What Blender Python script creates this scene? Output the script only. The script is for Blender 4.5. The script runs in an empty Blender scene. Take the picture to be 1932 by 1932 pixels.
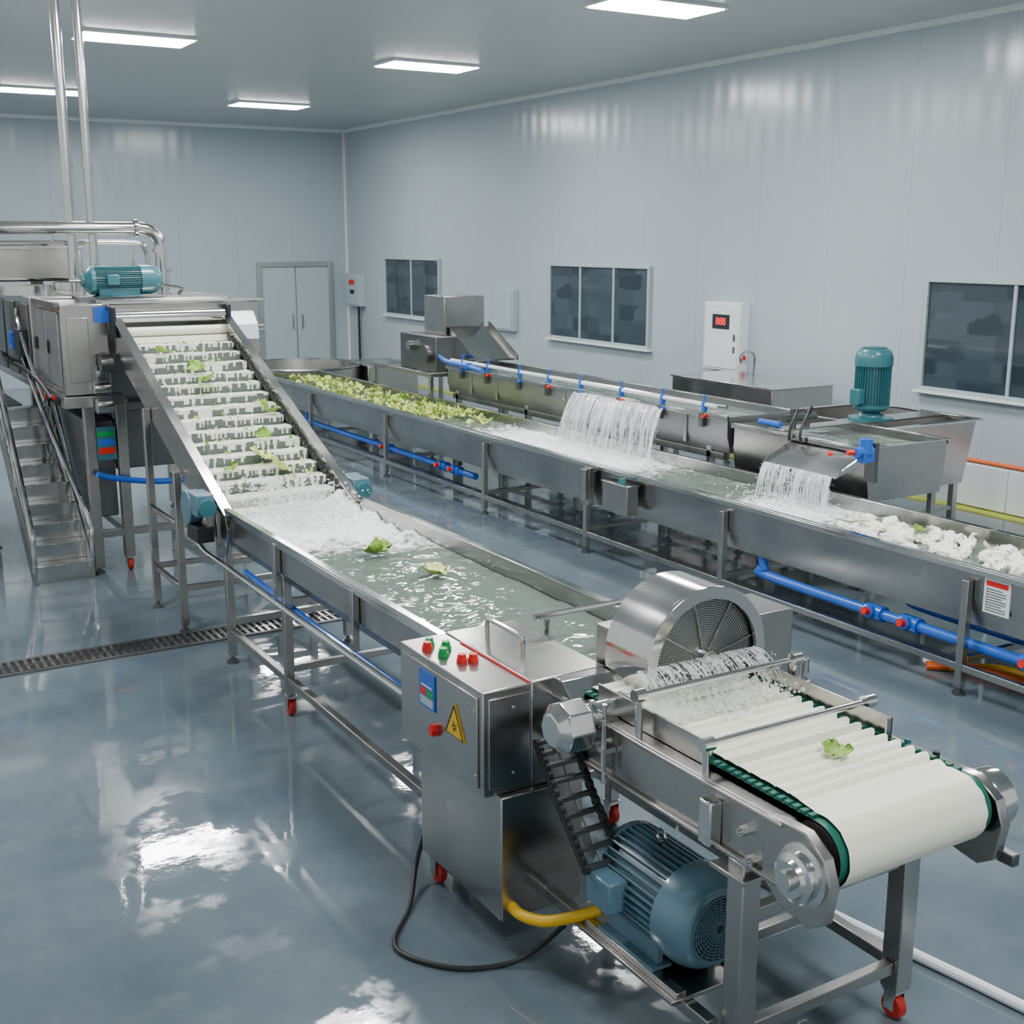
import bpy, bmesh, math, random
from mathutils import Vector, Matrix, noise
random.seed(7)
COL = bpy.context.scene.collection
LOC = {}
R = math.radians
def hexc(h):
    h = h.lstrip('#'); v = [int(h[i:i+2], 16)/255 for i in (0, 2, 4)]
    return tuple((x/12.92 if x <= .04045 else ((x+.055)/1.055)**2.4) for x in v)+(1,)

# ------------------------------------------------------------------ materials
def newmat(name):
    m = bpy.data.materials.new(name); m.use_nodes = True
    nt = m.node_tree; b = nt.nodes['Principled BSDF']
    return m, nt, b
def plain(name, col, rough=.5, metal=0., noise_amt=0.12, nscale=6., bump=0., emit=None, es=0, coat=0., alpha=1, trans=0.):
    m, nt, b = newmat(name)
    if isinstance(col, str): col = hexc(col)
    tc = nt.nodes.new('ShaderNodeTexCoord'); nz = nt.nodes.new('ShaderNodeTexNoise')
    nz.inputs['Scale'].default_value = nscale; nz.inputs['Detail'].default_value = 4
    nt.links.new(tc.outputs['Object'], nz.inputs['Vector'])
    cr = nt.nodes.new('ShaderNodeMix'); cr.data_type = 'RGBA'
    cr.inputs[6].default_value = tuple(x*(1-noise_amt) for x in col[:3])+(1,)
    cr.inputs[7].default_value = tuple(min(1, x*(1+noise_amt)) for x in col[:3])+(1,)
    nt.links.new(nz.outputs['Fac'], cr.inputs[0]); nt.links.new(cr.outputs[2], b.inputs['Base Color'])
    b.inputs['Roughness'].default_value = rough; b.inputs['Metallic'].default_value = metal
    b.inputs['Coat Weight'].default_value = coat
    b.inputs['Alpha'].default_value = alpha; b.inputs['Transmission Weight'].default_value = trans
    if bump:
        bp = nt.nodes.new('ShaderNodeBump'); bp.inputs['Strength'].default_value = bump; bp.inputs['Distance'].default_value = .01
        nt.links.new(nz.outputs['Fac'], bp.inputs['Height']); nt.links.new(bp.outputs['Normal'], b.inputs['Normal'])
    if emit:
        b.inputs['Emission Color'].default_value = hexc(emit) if isinstance(emit, str) else emit
        b.inputs['Emission Strength'].default_value = es
    return m
def steel(name, col, r0, r1, scale=(1, 1, 1), bump=.05):
    m, nt, b = newmat(name); col = hexc(col)
    tc = nt.nodes.new('ShaderNodeTexCoord'); mp = nt.nodes.new('ShaderNodeMapping'); mp.inputs['Scale'].default_value = scale
    n1 = nt.nodes.new('ShaderNodeTexNoise'); n1.inputs['Scale'].default_value = 1.8; n1.inputs['Detail'].default_value = 2
    n2 = nt.nodes.new('ShaderNodeTexNoise'); n2.inputs['Scale'].default_value = 40; n2.inputs['Detail'].default_value = 2
    nt.links.new(tc.outputs['Object'], n1.inputs['Vector']); nt.links.new(tc.outputs['Object'], mp.inputs['Vector']); nt.links.new(mp.outputs['Vector'], n2.inputs['Vector'])
    mr = nt.nodes.new('ShaderNodeMapRange'); mr.inputs['From Min'].default_value = .3; mr.inputs['From Max'].default_value = .7
    mr.inputs['To Min'].default_value = r0; mr.inputs['To Max'].default_value = r1
    nt.links.new(n1.outputs['Fac'], mr.inputs['Value']); nt.links.new(mr.outputs['Result'], b.inputs['Roughness'])
    mx = nt.nodes.new('ShaderNodeMix'); mx.data_type = 'RGBA'
    mx.inputs[6].default_value = tuple(x*.75 for x in col[:3])+(1,); mx.inputs[7].default_value = tuple(min(1, x*1.15) for x in col[:3])+(1,)
    nt.links.new(n1.outputs['Fac'], mx.inputs[0]); nt.links.new(mx.outputs[2], b.inputs['Base Color'])
    b.inputs['Metallic'].default_value = 1
    bp = nt.nodes.new('ShaderNodeBump'); bp.inputs['Strength'].default_value = bump; bp.inputs['Distance'].default_value = .002
    nt.links.new(n2.outputs['Fac'], bp.inputs['Height']); nt.links.new(bp.outputs['Normal'], b.inputs['Normal'])
    return m
M = {}
M['steel'] = steel('brushed_steel', '#b9b7b3', .18, .32, (1, 1, 12))
M['steelY'] = steel('brushed_steel_long', '#b0afad', .18, .32, (1, .1, 6))
M['steelR'] = steel('satin_steel', '#a6a7a8', .38, .5, (1, .1, 6))
M['dark_steel'] = steel('dull_steel', '#7d7f7f', .3, .5)
M['chrome'] = steel('polished_steel', '#dcdcd9', .08, .2, bump=.02)
M['teal'] = plain('teal_paint', '#2f6c76', .35, coat=.3)
M['bluegrey'] = plain('blue_grey_paint', '#557786', .32, coat=.4)
M['blue'] = plain('blue_plastic', '#1d5fc4', .3, coat=.3)
M['red'] = plain('red_plastic', '#d3221b', .3)
M['green'] = plain('green_plastic', '#0e9b4c', .3)
M['yellow'] = plain('yellow_plastic', '#e8b70f', .4)
M['orange'] = plain('orange_plastic', '#e0641a', .4)
M['black'] = plain('black_rubber', '#15181a', .5)
M['darkint'] = plain('dark_inside', '#1d2428', .6)
M['white'] = plain('white_enamel', '#dfe6e8', .35, noise_amt=.04)
M['cream'] = plain('white_food_belt', '#eeefdc', .45, noise_amt=.05, nscale=20)
M['wetwhite'] = plain('wet_white_belt', '#eff2e6', .25, noise_amt=.1, nscale=30, bump=.3)
M['gapshade'] = plain('slat_gap_shade', '#5d6862', .4, noise_amt=.4, nscale=60)  # grey of the slat gaps, also painted on riser faces as their shade
M['beltgreen'] = plain('green_belt_edge', '#0d5f4e', .45)
M['grey'] = plain('grey_enamel', '#a9b8be', .35, noise_amt=.05)
M['rubberred'] = plain('red_caster_wheel', '#b3231b', .4)
M['mesh'] = plain('wire_mesh', '#b4b8b8', .35, metal=.9, noise_amt=.2, nscale=60)
M['meshback'] = plain('mesh_backing', '#4a5052', .4, metal=.7, noise_amt=.25, nscale=12)
M['doorgrey'] = plain('door_grey_blue', '#aab9c0', .3, noise_amt=.04)
M['aluminium'] = plain('aluminium_frame', '#a3a9aa', .35, metal=.6, noise_amt=.04)
M['glow'] = plain('light_panel', '#ffffff', .5, emit=(1, .99, .98, 1), es=82)
M['display'] = plain('red_display', '#ff2a18', .4, emit='#ff2a18', es=2)
M['amber'] = plain('amber_display', '#d98a30', .4, emit='#ff9a20', es=.3)
M['leaf'] = plain('leaf_green', '#86b03c', .45, noise_amt=.45, nscale=25, bump=.3)
M['leafpale'] = plain('leaf_pale_green', '#d3e27c', .45, noise_amt=.25, nscale=25, bump=.3)
M['leafwhite'] = plain('leaf_white', '#fdfbee', .45, noise_amt=.05, nscale=25, bump=.2)
M['stripe'] = plain('yellow_green_line', '#a9b23a', .4, noise_amt=.3)

def panelmat(name, col, axis, pitch, rough, seam=.84, ribs=.2):
    m, nt, b = newmat(name); col = hexc(col)
    tc = nt.nodes.new('ShaderNodeTexCoord'); sx = nt.nodes.new('ShaderNodeSeparateXYZ')
    nt.links.new(tc.outputs['Object'], sx.inputs[0])
    a = nt.nodes.new('ShaderNodeMath'); a.operation = 'MULTIPLY'; a.inputs[1].default_value = 1/pitch
    nt.links.new(sx.outputs[axis], a.inputs[0])
    f = nt.nodes.new('ShaderNodeMath'); f.operation = 'FRACT'; nt.links.new(a.outputs[0], f.inputs[0])
    l = nt.nodes.new('ShaderNodeMath'); l.operation = 'LESS_THAN'; l.inputs[1].default_value = .01; nt.links.new(f.outputs[0], l.inputs[0])
    nz = nt.nodes.new('ShaderNodeTexNoise'); nz.inputs['Scale'].default_value = .8; nt.links.new(tc.outputs['Object'], nz.inputs['Vector'])
    base = nt.nodes.new('ShaderNodeMix'); base.data_type = 'RGBA'
    base.inputs[6].default_value = tuple(x*.93 for x in col[:3])+(1,); base.inputs[7].default_value = tuple(min(1, x*1.05) for x in col[:3])+(1,)
    nt.links.new(nz.outputs['Fac'], base.inputs[0])
    mx = nt.nodes.new('ShaderNodeMix'); mx.data_type = 'RGBA'; mx.inputs[7].default_value = tuple(x*seam for x in col[:3])+(1,)
    nt.links.new(base.outputs[2], mx.inputs[6]); nt.links.new(l.outputs[0], mx.inputs[0]); nt.links.new(mx.outputs[2], b.inputs['Base Color'])
    b.inputs['Roughness'].default_value = rough
    if ribs:
        w = nt.nodes.new('ShaderNodeMath'); w.operation = 'SINE'; w2 = nt.nodes.new('ShaderNodeMath'); w2.operation = 'MULTIPLY'; w2.inputs[1].default_value = 2*math.pi/(pitch/4)
        nt.links.new(sx.outputs[axis], w2.inputs[0]); nt.links.new(w2.outputs[0], w.inputs[0])
        bp = nt.nodes.new('ShaderNodeBump'); bp.inputs['Strength'].default_value = ribs; bp.inputs['Distance'].default_value = .006
        nt.links.new(w.outputs[0], bp.inputs['Height']); nt.links.new(bp.outputs['Normal'], b.inputs['Normal'])
    return m
M['wallR'] = panelmat('wall_panels_right', '#acb9bf', 1, 1.15, .2)
M['wallB'] = panelmat('wall_panels_back', '#a8b7be', 0, 1.15, .2)
M['ceil'] = panelmat('ceiling_panels', '#b9bfc0', 0, 1.15, .3, ribs=0)

def floormat():
    m, nt, b = newmat('wet_epoxy_floor')
    tc = nt.nodes.new('ShaderNodeTexCoord')
    n1 = nt.nodes.new('ShaderNodeTexNoise'); n1.inputs['Scale'].default_value = .9; n1.inputs['Detail'].default_value = 7; n1.inputs['Roughness'].default_value = .65
    n2 = nt.nodes.new('ShaderNodeTexNoise'); n2.inputs['Scale'].default_value = 2.2; n2.inputs['Detail'].default_value = 8; n2.inputs['Roughness'].default_value = .6
    n3 = nt.nodes.new('ShaderNodeTexNoise'); n3.inputs['Scale'].default_value = 9; n3.inputs['Detail'].default_value = 4
    for n in (n1, n2, n3): nt.links.new(tc.outputs['Object'], n.inputs['Vector'])
    cr = nt.nodes.new('ShaderNodeValToRGB'); cr.color_ramp.elements[0].position = .3; cr.color_ramp.elements[1].position = .75
    cr.color_ramp.elements[0].color = hexc('#4e5b64'); cr.color_ramp.elements[1].color = hexc('#6e7c85')
    nt.links.new(n1.outputs['Fac'], cr.inputs[0]); nt.links.new(cr.outputs[0], b.inputs['Base Color'])
    mr = nt.nodes.new('ShaderNodeMapRange'); mr.inputs['From Min'].default_value = .52; mr.inputs['From Max'].default_value = .58
    mr.inputs['To Min'].default_value = .03; mr.inputs['To Max'].default_value = .14
    nt.links.new(n2.outputs['Fac'], mr.inputs['Value']); nt.links.new(mr.outputs[0], b.inputs['Roughness'])
    b.inputs['Specular IOR Level'].default_value = .75
    bp = nt.nodes.new('ShaderNodeBump'); bp.inputs['Strength'].default_value = .05; bp.inputs['Distance'].default_value = .012
    nt.links.new(n3.outputs['Fac'], bp.inputs['Height']); nt.links.new(bp.outputs['Normal'], b.inputs['Normal'])
    return m
M['floor'] = floormat()

def watermat():
    m, nt, b = newmat('trough_water')
    at = nt.nodes.new('ShaderNodeAttribute'); at.attribute_name = 'foam'
    tc = nt.nodes.new('ShaderNodeTexCoord')
    nz = nt.nodes.new('ShaderNodeTexNoise'); nz.inputs['Scale'].default_value = 14; nz.inputs['Detail'].default_value = 6; nz.inputs['Distortion'].default_value = .6
    nt.links.new(tc.outputs['Object'], nz.inputs['Vector'])
    ad = nt.nodes.new('ShaderNodeMath'); ad.operation = 'ADD'; nt.links.new(at.outputs['Fac'], ad.inputs[0]); nt.links.new(nz.outputs['Fac'], ad.inputs[1])
    mr = nt.nodes.new('ShaderNodeMapRange'); mr.inputs['From Min'].default_value = .8; mr.inputs['From Max'].default_value = 1.12; nt.links.new(ad.outputs[0], mr.inputs['Value'])
    mx = nt.nodes.new('ShaderNodeMix'); mx.data_type = 'RGBA'; mx.inputs[6].default_value = hexc('#66746b'); mx.inputs[7].default_value = hexc('#f6f9f9')
    nt.links.new(mr.outputs[0], mx.inputs[0]); nt.links.new(mx.outputs[2], b.inputs['Base Color'])
    rr = nt.nodes.new('ShaderNodeMapRange'); rr.inputs['To Min'].default_value = .03; rr.inputs['To Max'].default_value = .5
    nt.links.new(mr.outputs[0], rr.inputs['Value']); nt.links.new(rr.outputs[0], b.inputs['Roughness'])
    n2 = nt.nodes.new('ShaderNodeTexNoise'); n2.inputs['Scale'].default_value = 6; n2.inputs['Detail'].default_value = 2; n2.inputs['Distortion'].default_value = .8
    nt.links.new(tc.outputs['Object'], n2.inputs['Vector'])
    bp = nt.nodes.new('ShaderNodeBump'); bp.inputs['Strength'].default_value = .5; bp.inputs['Distance'].default_value = .03
    nt.links.new(n2.outputs['Fac'], bp.inputs['Height']); nt.links.new(bp.outputs['Normal'], b.inputs['Normal'])
    return m
M['water'] = watermat()
M['spray'] = plain('falling_water', '#f3f7f8', .15, noise_amt=.03, alpha=.45)
def sheetmat():
    m, nt, b = newmat('falling_water_sheet')
    at = nt.nodes.new('ShaderNodeAttribute'); at.attribute_name = 'foam'
    b.inputs['Base Color'].default_value = hexc('#eaf1f4'); b.inputs['Roughness'].default_value = .12
    nt.links.new(at.outputs['Fac'], b.inputs['Alpha']); return m
M['sheet'] = sheetmat()

def panemat():
    m, nt, b = newmat('window_pane_dark')
    tc = nt.nodes.new('ShaderNodeTexCoord'); mp = nt.nodes.new('ShaderNodeMapping'); mp.inputs['Scale'].default_value = (1, 1.1, 2.2)
    nt.links.new(tc.outputs['Object'], mp.inputs['Vector'])
    vo = nt.nodes.new('ShaderNodeTexVoronoi'); vo.feature = 'SMOOTH_F1'; vo.inputs['Smoothness'].default_value = .25; vo.distance = 'CHEBYCHEV'; vo.inputs['Randomness'].default_value = .55
    vo.inputs['Scale'].default_value = 2.2; nt.links.new(mp.outputs[0], vo.inputs['Vector'])
    bw = nt.nodes.new('ShaderNodeRGBToBW'); nt.links.new(vo.outputs['Color'], bw.inputs[0])
    cr = nt.nodes.new('ShaderNodeValToRGB'); cr.color_ramp.elements[0].position = .2; cr.color_ramp.elements[1].position = .8
    cr.color_ramp.elements[0].color = hexc('#2a363e'); cr.color_ramp.elements[1].color = hexc('#46535b')
    nt.links.new(bw.outputs[0], cr.inputs[0]); nt.links.new(cr.outputs[0], b.inputs['Base Color']); b.inputs['Roughness'].default_value = .04
    return m
M['pane'] = panemat()

# ------------------------------------------------------------------ mesh builder
class MB:
    def __init__(s): s.v = []; s.f = []
    def add(s, vs, fs):
        o = len(s.v); s.v += [Vector(p) for p in vs]; s.f += [tuple(i+o for i in f) for f in fs]; return s
    def box(s, x0, x1, y0, y1, z0, z1):
        vs = [(x, y, z) for z in (z0, z1) for y in (y0, y1) for x in (x0, x1)]
        return s.add(vs, [(0, 2, 3, 1), (4, 5, 7, 6), (0, 1, 5, 4), (2, 6, 7, 3), (0, 4, 6, 2), (1, 3, 7, 5)])
    def obox(s, c, size, rot):
        a, b, d = [x/2 for x in size]; vs = [Vector(c)+rot @ Vector((x, y, z)) for z in (-d, d) for y in (-b, b) for x in (-a, a)]
        return s.add(vs, [(0, 2, 3, 1), (4, 5, 7, 6), (0, 1, 5, 4), (2, 6, 7, 3), (0, 4, 6, 2), (1, 3, 7, 5)])
    def lathe(s, c, axis, prof, n=24):
        ax = Vector(axis).normalized(); t = Vector((0, 0, 1)) if abs(ax.z) < .9 else Vector((1, 0, 0))
        u = ax.cross(t).normalized(); w = ax.cross(u); c = Vector(c); vs = []; fs = []
        for r, h in prof:
            for k in range(n):
                a = 2*math.pi*k/n; vs.append(c+ax*h+(u*math.cos(a)+w*math.sin(a))*max(r, 1e-4))
        for i in range(len(prof)-1):
            for k in range(n):
                k2 = (k+1) % n; fs.append((i*n+k, i*n+k2, (i+1)*n+k2, (i+1)*n+k))
        if prof[0] != prof[-1]:
            fs.append(tuple(range(n))[::-1]); fs.append(tuple((len(prof)-1)*n+k for k in range(n)))
        return s.add(vs, fs)
    def cyl(s, p0, p1, r0, r1=None, n=16):
        p0 = Vector(p0); p1 = Vector(p1); L = (p1-p0).length
        return s.lathe(p0, p1-p0, [(r0, 0), (r0 if r1 is None else r1, L)], n)
    def ring(s, p0, p1, ro, ri, n=32):
        p0 = Vector(p0); L = (Vector(p1)-p0).length
        return s.lathe(p0, Vector(p1)-p0, [(ri, 0), (ro, 0), (ro, L), (ri, L), (ri, 0)], n)
    def tube(s, pts, r, n=8, closed=False):
        pts = [Vector(p) for p in pts]; N = len(pts); prev = None; vs = []; fs = []
        rr = r if isinstance(r, (list, tuple)) else [r]*N
        for i, p in enumerate(pts):
            if closed: t = pts[(i+1) % N]-pts[i-1]
            else: t = pts[min(i+1, N-1)]-pts[max(i-1, 0)]
            t.normalize()
            if prev is None:
                a = Vector((0, 0, 1)) if abs(t.z) < .9 else Vector((1, 0, 0)); u = t.cross(a).normalized()
            else: u = (prev-t*prev.dot(t)).normalized()
            prev = u; w = t.cross(u)
            for k in range(n):
                an = 2*math.pi*k/n; vs.append(p+(u*math.cos(an)+w*math.sin(an))*rr[i])
        for i in range(N if closed else N-1):
            j = (i+1) % N
            for k in range(n):
                k2 = (k+1) % n; fs.append((i*n+k, i*n+k2, j*n+k2, j*n+k))
        if not closed: fs.append(tuple(range(n))[::-1]); fs.append(tuple((N-1)*n+k for k in range(n)))
        return s.add(vs, fs)
    def extx(s, poly, x0, x1):
        n = len(poly); vs = [(x0, a, b) for a, b in poly]+[(x1, a, b) for a, b in poly]
        return s.add(vs, [tuple(range(n)), tuple(range(2*n-1, n-1, -1))]+[(i, i+n, (i+1) % n+n, (i+1) % n) for i in range(n)])
    def exty(s, poly, y0, y1):
        n = len(poly); vs = [(a, y0, b) for a, b in poly]+[(a, y1, b) for a, b in poly]
        return s.add(vs, [tuple(range(n)), tuple(range(2*n-1, n-1, -1))]+[(i, i+n, (i+1) % n+n, (i+1) % n) for i in range(n)])
    def build(s, name, mat, parent=None, loc=None, bevel=0, fixn=True, ang=35):
        off = Vector(LOC[parent.name]) if parent else Vector(loc or (0, 0, 0))
        me = bpy.data.meshes.new(name); me.from_pydata([p-off for p in s.v], [], s.f)
        if fixn:
            bm = bmesh.new(); bm.from_mesh(me); bmesh.ops.recalc_face_normals(bm, faces=bm.faces); bm.to_mesh(me); bm.free()
        me.polygons.foreach_set('use_smooth', [True]*len(me.polygons)); me.set_sharp_from_angle(angle=R(ang))
        me.materials.append(M[mat] if isinstance(mat, str) else mat)
        o = bpy.data.objects.new(name, me); COL.objects.link(o)
        if parent: o.parent = parent
        else: o.location = off
        LOC[o.name] = tuple(off)
        if bevel:
            b = o.modifiers.new('bevel', 'BEVEL'); b.width = bevel; b.segments = 2; b.limit_method = 'ANGLE'; b.angle_limit = R(40)
        return o
def tag(o, label, cat, group=None, kind=None):
    o['label'] = label; o['category'] = cat
    if group: o['group'] = group
    if kind: o['kind'] = kind
    return o
def T(name, label, cat, loc=(0, 0, 0), group=None):
    o = bpy.data.objects.new(name, None); COL.objects.link(o); o.location = loc; o.empty_display_size = .1
    LOC[o.name] = tuple(loc); return tag(o, label, cat, group)
def S(name, mb, mat, parent=None, **k):
    o = mb.build(name, mat, parent, **k)
    if not parent: o['kind'] = 'structure'
    return o
def cr(pts, k=6):
    P = [Vector(p) for p in pts]; P = [P[0]*2-P[1]]+P+[P[-1]*2-P[-2]]; out = []
    for i in range(1, len(P)-2):
        for j in range(k):
            t = j/k; a, b, c, d = P[i-1:i+3]
            out.append(.5*((2*b)+(c-a)*t+(2*a-5*b+4*c-d)*t*t+(3*b-a-3*c+d)*t**3))
    out.append(P[-2]); return out

# ------------------------------------------------------------------ setting
XW, YB, ZC = 10.4, 24.0, 4.85
S('floor', MB().box(-5, XW+.2, -3, YB+.2, -.12, 0), 'floor')
S('ceiling', MB().box(-5, XW+.2, -3, YB+.2, ZC, ZC+.1), 'ceil')
S('wall_right', MB().box(XW, XW+.15, -3, YB, 0, ZC), 'wallR')
S('wall_back', MB().box(-5, XW, YB, YB+.15, 0, ZC), 'wallB')
S('trim_1', MB().box(XW-.05, XW, -3, YB-.05, ZC-.06, ZC), 'white')
S('trim_2', MB().box(-5, XW-.05, YB-.05, YB, ZC-.06, ZC), 'white')
S('trim_3', MB().box(XW-.04, XW, YB-.04, YB, .1, ZC-.06), 'white')
S('trim_4', MB().box(XW-.22, XW-.02, 7, YB-.1, 0, .012), 'stripe')
S('baseboard_right', MB().box(XW-.05, XW, 8.3, YB-.05, 0, .1), 'grey')
S('baseboard_back', MB().box(-5, 8.4, YB-.05, YB, 0, .1), 'grey')
pn = MB()
for i in range(6): pn.box(XW-.07, XW, 8.28-.62*(i+1)+.012, 8.28-.62*i, .02, .46)
S('trim_5', pn, 'white', bevel=.008)

def window(n, y0, y1, z0, z1, panes):
    f = MB(); t = .04; xa, xb = XW-.06, XW
    f.box(xa, xb, y0, y1, z0, z0+t).box(xa, xb, y0, y1, z1-t, z1).box(xa, xb, y0, y0+t, z0+t, z1-t).box(xa, xb, y1-t, y1, z0+t, z1-t)
    for k in range(1, panes):
        y = y0+(y1-y0)*k/panes; f.box(xa+.01, xb, y-.018, y+.018, z0+t, z1-t)
    w = T('window_%d' % n, '', '', (XW, (y0+y1)/2, z0)); del w['label']; del w['category']; w['kind'] = 'structure'
    f.build('window_frame', 'grey', w, bevel=.004)
    MB().box(XW-.03, XW-.02, y0+t, y1-t, z0+t, z1-t).build('window_pane', 'pane', w)
    MB().box(XW-.1, XW, y0-.04, y1+.04, z0-.03, z0).build('window_sill', 'white', w, bevel=.004)
window(1, 19.8, 22.1, 1.25, 2.35, 2)
window(2, 13.6, 16.15, 1.2, 2.33, 3)
window(3, 5.6, 8.87, 1.14, 2.3, 3)
d = T('door_1', '', '', (9.2, YB, 0)); del d['label']; del d['category']; d['kind'] = 'structure'
f = MB(); f.box(8.42, 8.52, YB-.08, YB, 0, 2.24).box(9.94, 10.04, YB-.08, YB, 0, 2.24).box(8.52, 9.94, YB-.08, YB, 2.14, 2.24); f.build('door_frame', 'aluminium', d, bevel=.006)
for x0, x1 in ((8.52, 9.215), (9.245, 9.94)):
    lf = MB().box(x0, x1, YB-.05, YB, .02, 2.14).build('door_leaf', 'doorgrey', d, bevel=.004)
    x = x1-.09 if x0 < 9 else x0+.09
    MB().tube([(x, YB-.05, .9), (x, YB-.1, .92), (x, YB-.1, 1.18), (x, YB-.05, 1.2)], .016).build('door_handle', 'chrome', lf)

spots = [(3.75, 14.3, 'bright ceiling panel light above the twin vertical pipes, nearest on the left'),
         (7.5, 14.6, 'ceiling panel light in the middle of the ceiling, second row'),
         (7.4, 20.1, 'smallest far ceiling panel light toward the back wall corner'),
         (3.8, 19.9, 'far left ceiling panel light behind the vertical pipes'),
         (7.5, 9.85, 'large near ceiling panel light cut by the top of the picture'),
         (3.75, 9.6, 'ceiling panel light above the inclined conveyor, out of view'),
         (3.75, 4.9, 'ceiling panel light above the control cabinet, out of view'),
         (7.5, 4.9, 'ceiling panel light above the right trough end, out of view'),
         (.2, 7.2, 'ceiling panel light over the open floor on the left'),
         (.2, 13.5, 'ceiling panel light over the steel platform'),
         (2.5, .3, 'ceiling panel light just behind the camera')]
for x, y, lb in spots:
    t = T('ceiling_light', lb, 'light', (x, y, ZC), 'ceiling panel lights')
    MB().box(x-.62, x+.62, y-.32, y+.32, ZC-.025, ZC-.0005).build('light_frame', 'white', t)
    MB().box(x-.59, x+.59, y-.29, y+.29, ZC-.032, ZC-.026).build('diffuser', 'glow', t)

t = T('floor_drain', 'slotted steel floor drain grating crossing the wet floor', 'drain', (1.6, 8.02, 0))
g = MB(); x = -.4
g.box(-.45, 3.65, 8.015, 8.025, .004, .012)
while x < 3.6: g.box(x, x+.022, 7.91, 8.13, .004, .012); x += .05
g.build('grating', 'steel', t)
MB().box(-.45, 3.65, 7.88, 7.91, 0, .014).box(-.45, 3.65, 8.13, 8.16, 0, .014).build('drain_frame', 'dark_steel', t)
MB().box(-.45, 3.65, 7.91, 8.13, 0, .003).build('channel', 'black', t)

# ------------------------------------------------------------------ shared parts
def leg(par, x, y, z1, kind='pad', s=.05):
    z0 = .12 if kind == 'caster' else .05
    l = MB().box(x-s/2, x+s/2, y-s/2, y+s/2, z0, z1).build('leg', 'steel', par, bevel=.004)
    if kind == 'pad':
        MB().cyl((x, y, 0), (x, y, .015), .04).cyl((x, y, .015), (x, y, .03), .025).cyl((x, y, .03), (x, y, .06), .012).build('foot', 'dark_steel', l)
    else: caster(l, x, y)
    return l
def caster(l, x, y):
    MB().box(x-.03, x+.03, y-.03, y+.03, .105, .12).box(x-.03, x-.024, y-.022, y+.022, .04, .105).box(x+.024, x+.03, y-.022, y+.022, .04, .105).build('caster_fork', 'chrome', l)
    MB().lathe((x-.02, y, .048), (1, 0, 0), [(.02, 0), (.042, .002), (.048, .01), (.048, .03), (.042, .038), (.02, .04)], 20).build('caster_wheel', 'rubberred', l)
def trough(par, x0, x1, y0, y1, zb, zt, wall=.012, rim=.03, inset=.08, mat='steelY'):
    a = MB(); iz = zb+.01
    prof = [(x0, zt), (x0+wall, zt), (x0+wall, zt-.18), (x0+inset+wall, iz+wall), (x1-inset-wall, iz+wall), (x1-wall, zt-.18), (x1-wall, zt), (x1, zt), (x1, zt-.19), (x1-inset, zb), (x0+inset, zb), (x0, zt-.19)]
    n = len(prof); vs = [(p[0], y, p[1]) for y in (y0, y1) for p in prof]
    fs = [(i, (i+1) % n, (i+1) % n+n, i+n) for i in range(n)]
    a.add(vs, fs)
    for ya, yb in ((y0, y0+wall), (y1-wall, y1)):
        a.exty([(x0, zt), (x1, zt), (x1, zt-.19), (x1-inset, zb), (x0+inset, zb), (x0, zt-.19)], ya, yb)
    o = a.build('trough_shell', mat, par, ang=25)
    MB().box(x0-rim, x0+wall, y0, y1, zt, zt+.012).box(x0-rim, x0-rim+.008, y0, y1, zt-.035, zt).build('rim', 'chrome', o, bevel=.003)
    MB().box(x1-wall, x1+rim, y0, y1, zt, zt+.012).box(x1+rim-.008, x1+rim, y0, y1, zt-.035, zt).build('rim', 'chrome', o, bevel=.003)
    return o
def watersurf(label, x0, x1, y0, y1, z, foam, amp, step=.03):
    nx = max(2, int((x1-x0)/step)); ny = int((y1-y0)/step); vs = []; fo = []
    c = ((x0+x1)/2, (y0+y1)/2, z)
    for j in range(ny+1):
        for i in range(nx+1):
            x = x0+(x1-x0)*i/nx; y = y0+(y1-y0)*j/ny; a = amp(x, y)
            h = a*(noise.noise(Vector((x*4, y*4, 1)))+.6*noise.noise(Vector((x*11, y*11, 5)))+.35*noise.noise(Vector((x*26, y*26, 9))))
            vs.append((x-c[0], y-c[1], h)); fo.append(foam(x, y))
    fs = [(j*(nx+1)+i, j*(nx+1)+i+1, (j+1)*(nx+1)+i+1, (j+1)*(nx+1)+i) for j in range(ny) for i in range(nx)]
    me = bpy.data.meshes.new('water'); me.from_pydata(vs, [], fs); at = me.attributes.new('foam', 'FLOAT', 'POINT'); at.data.foreach_set('value', fo)
    me.polygons.foreach_set('use_smooth', [True]*len(fs)); me.materials.append(M['water'])
    o = bpy.data.objects.new('water', me); COL.objects.link(o); o.location = c
    return tag(o, label, 'water', kind='stuff')
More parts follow.
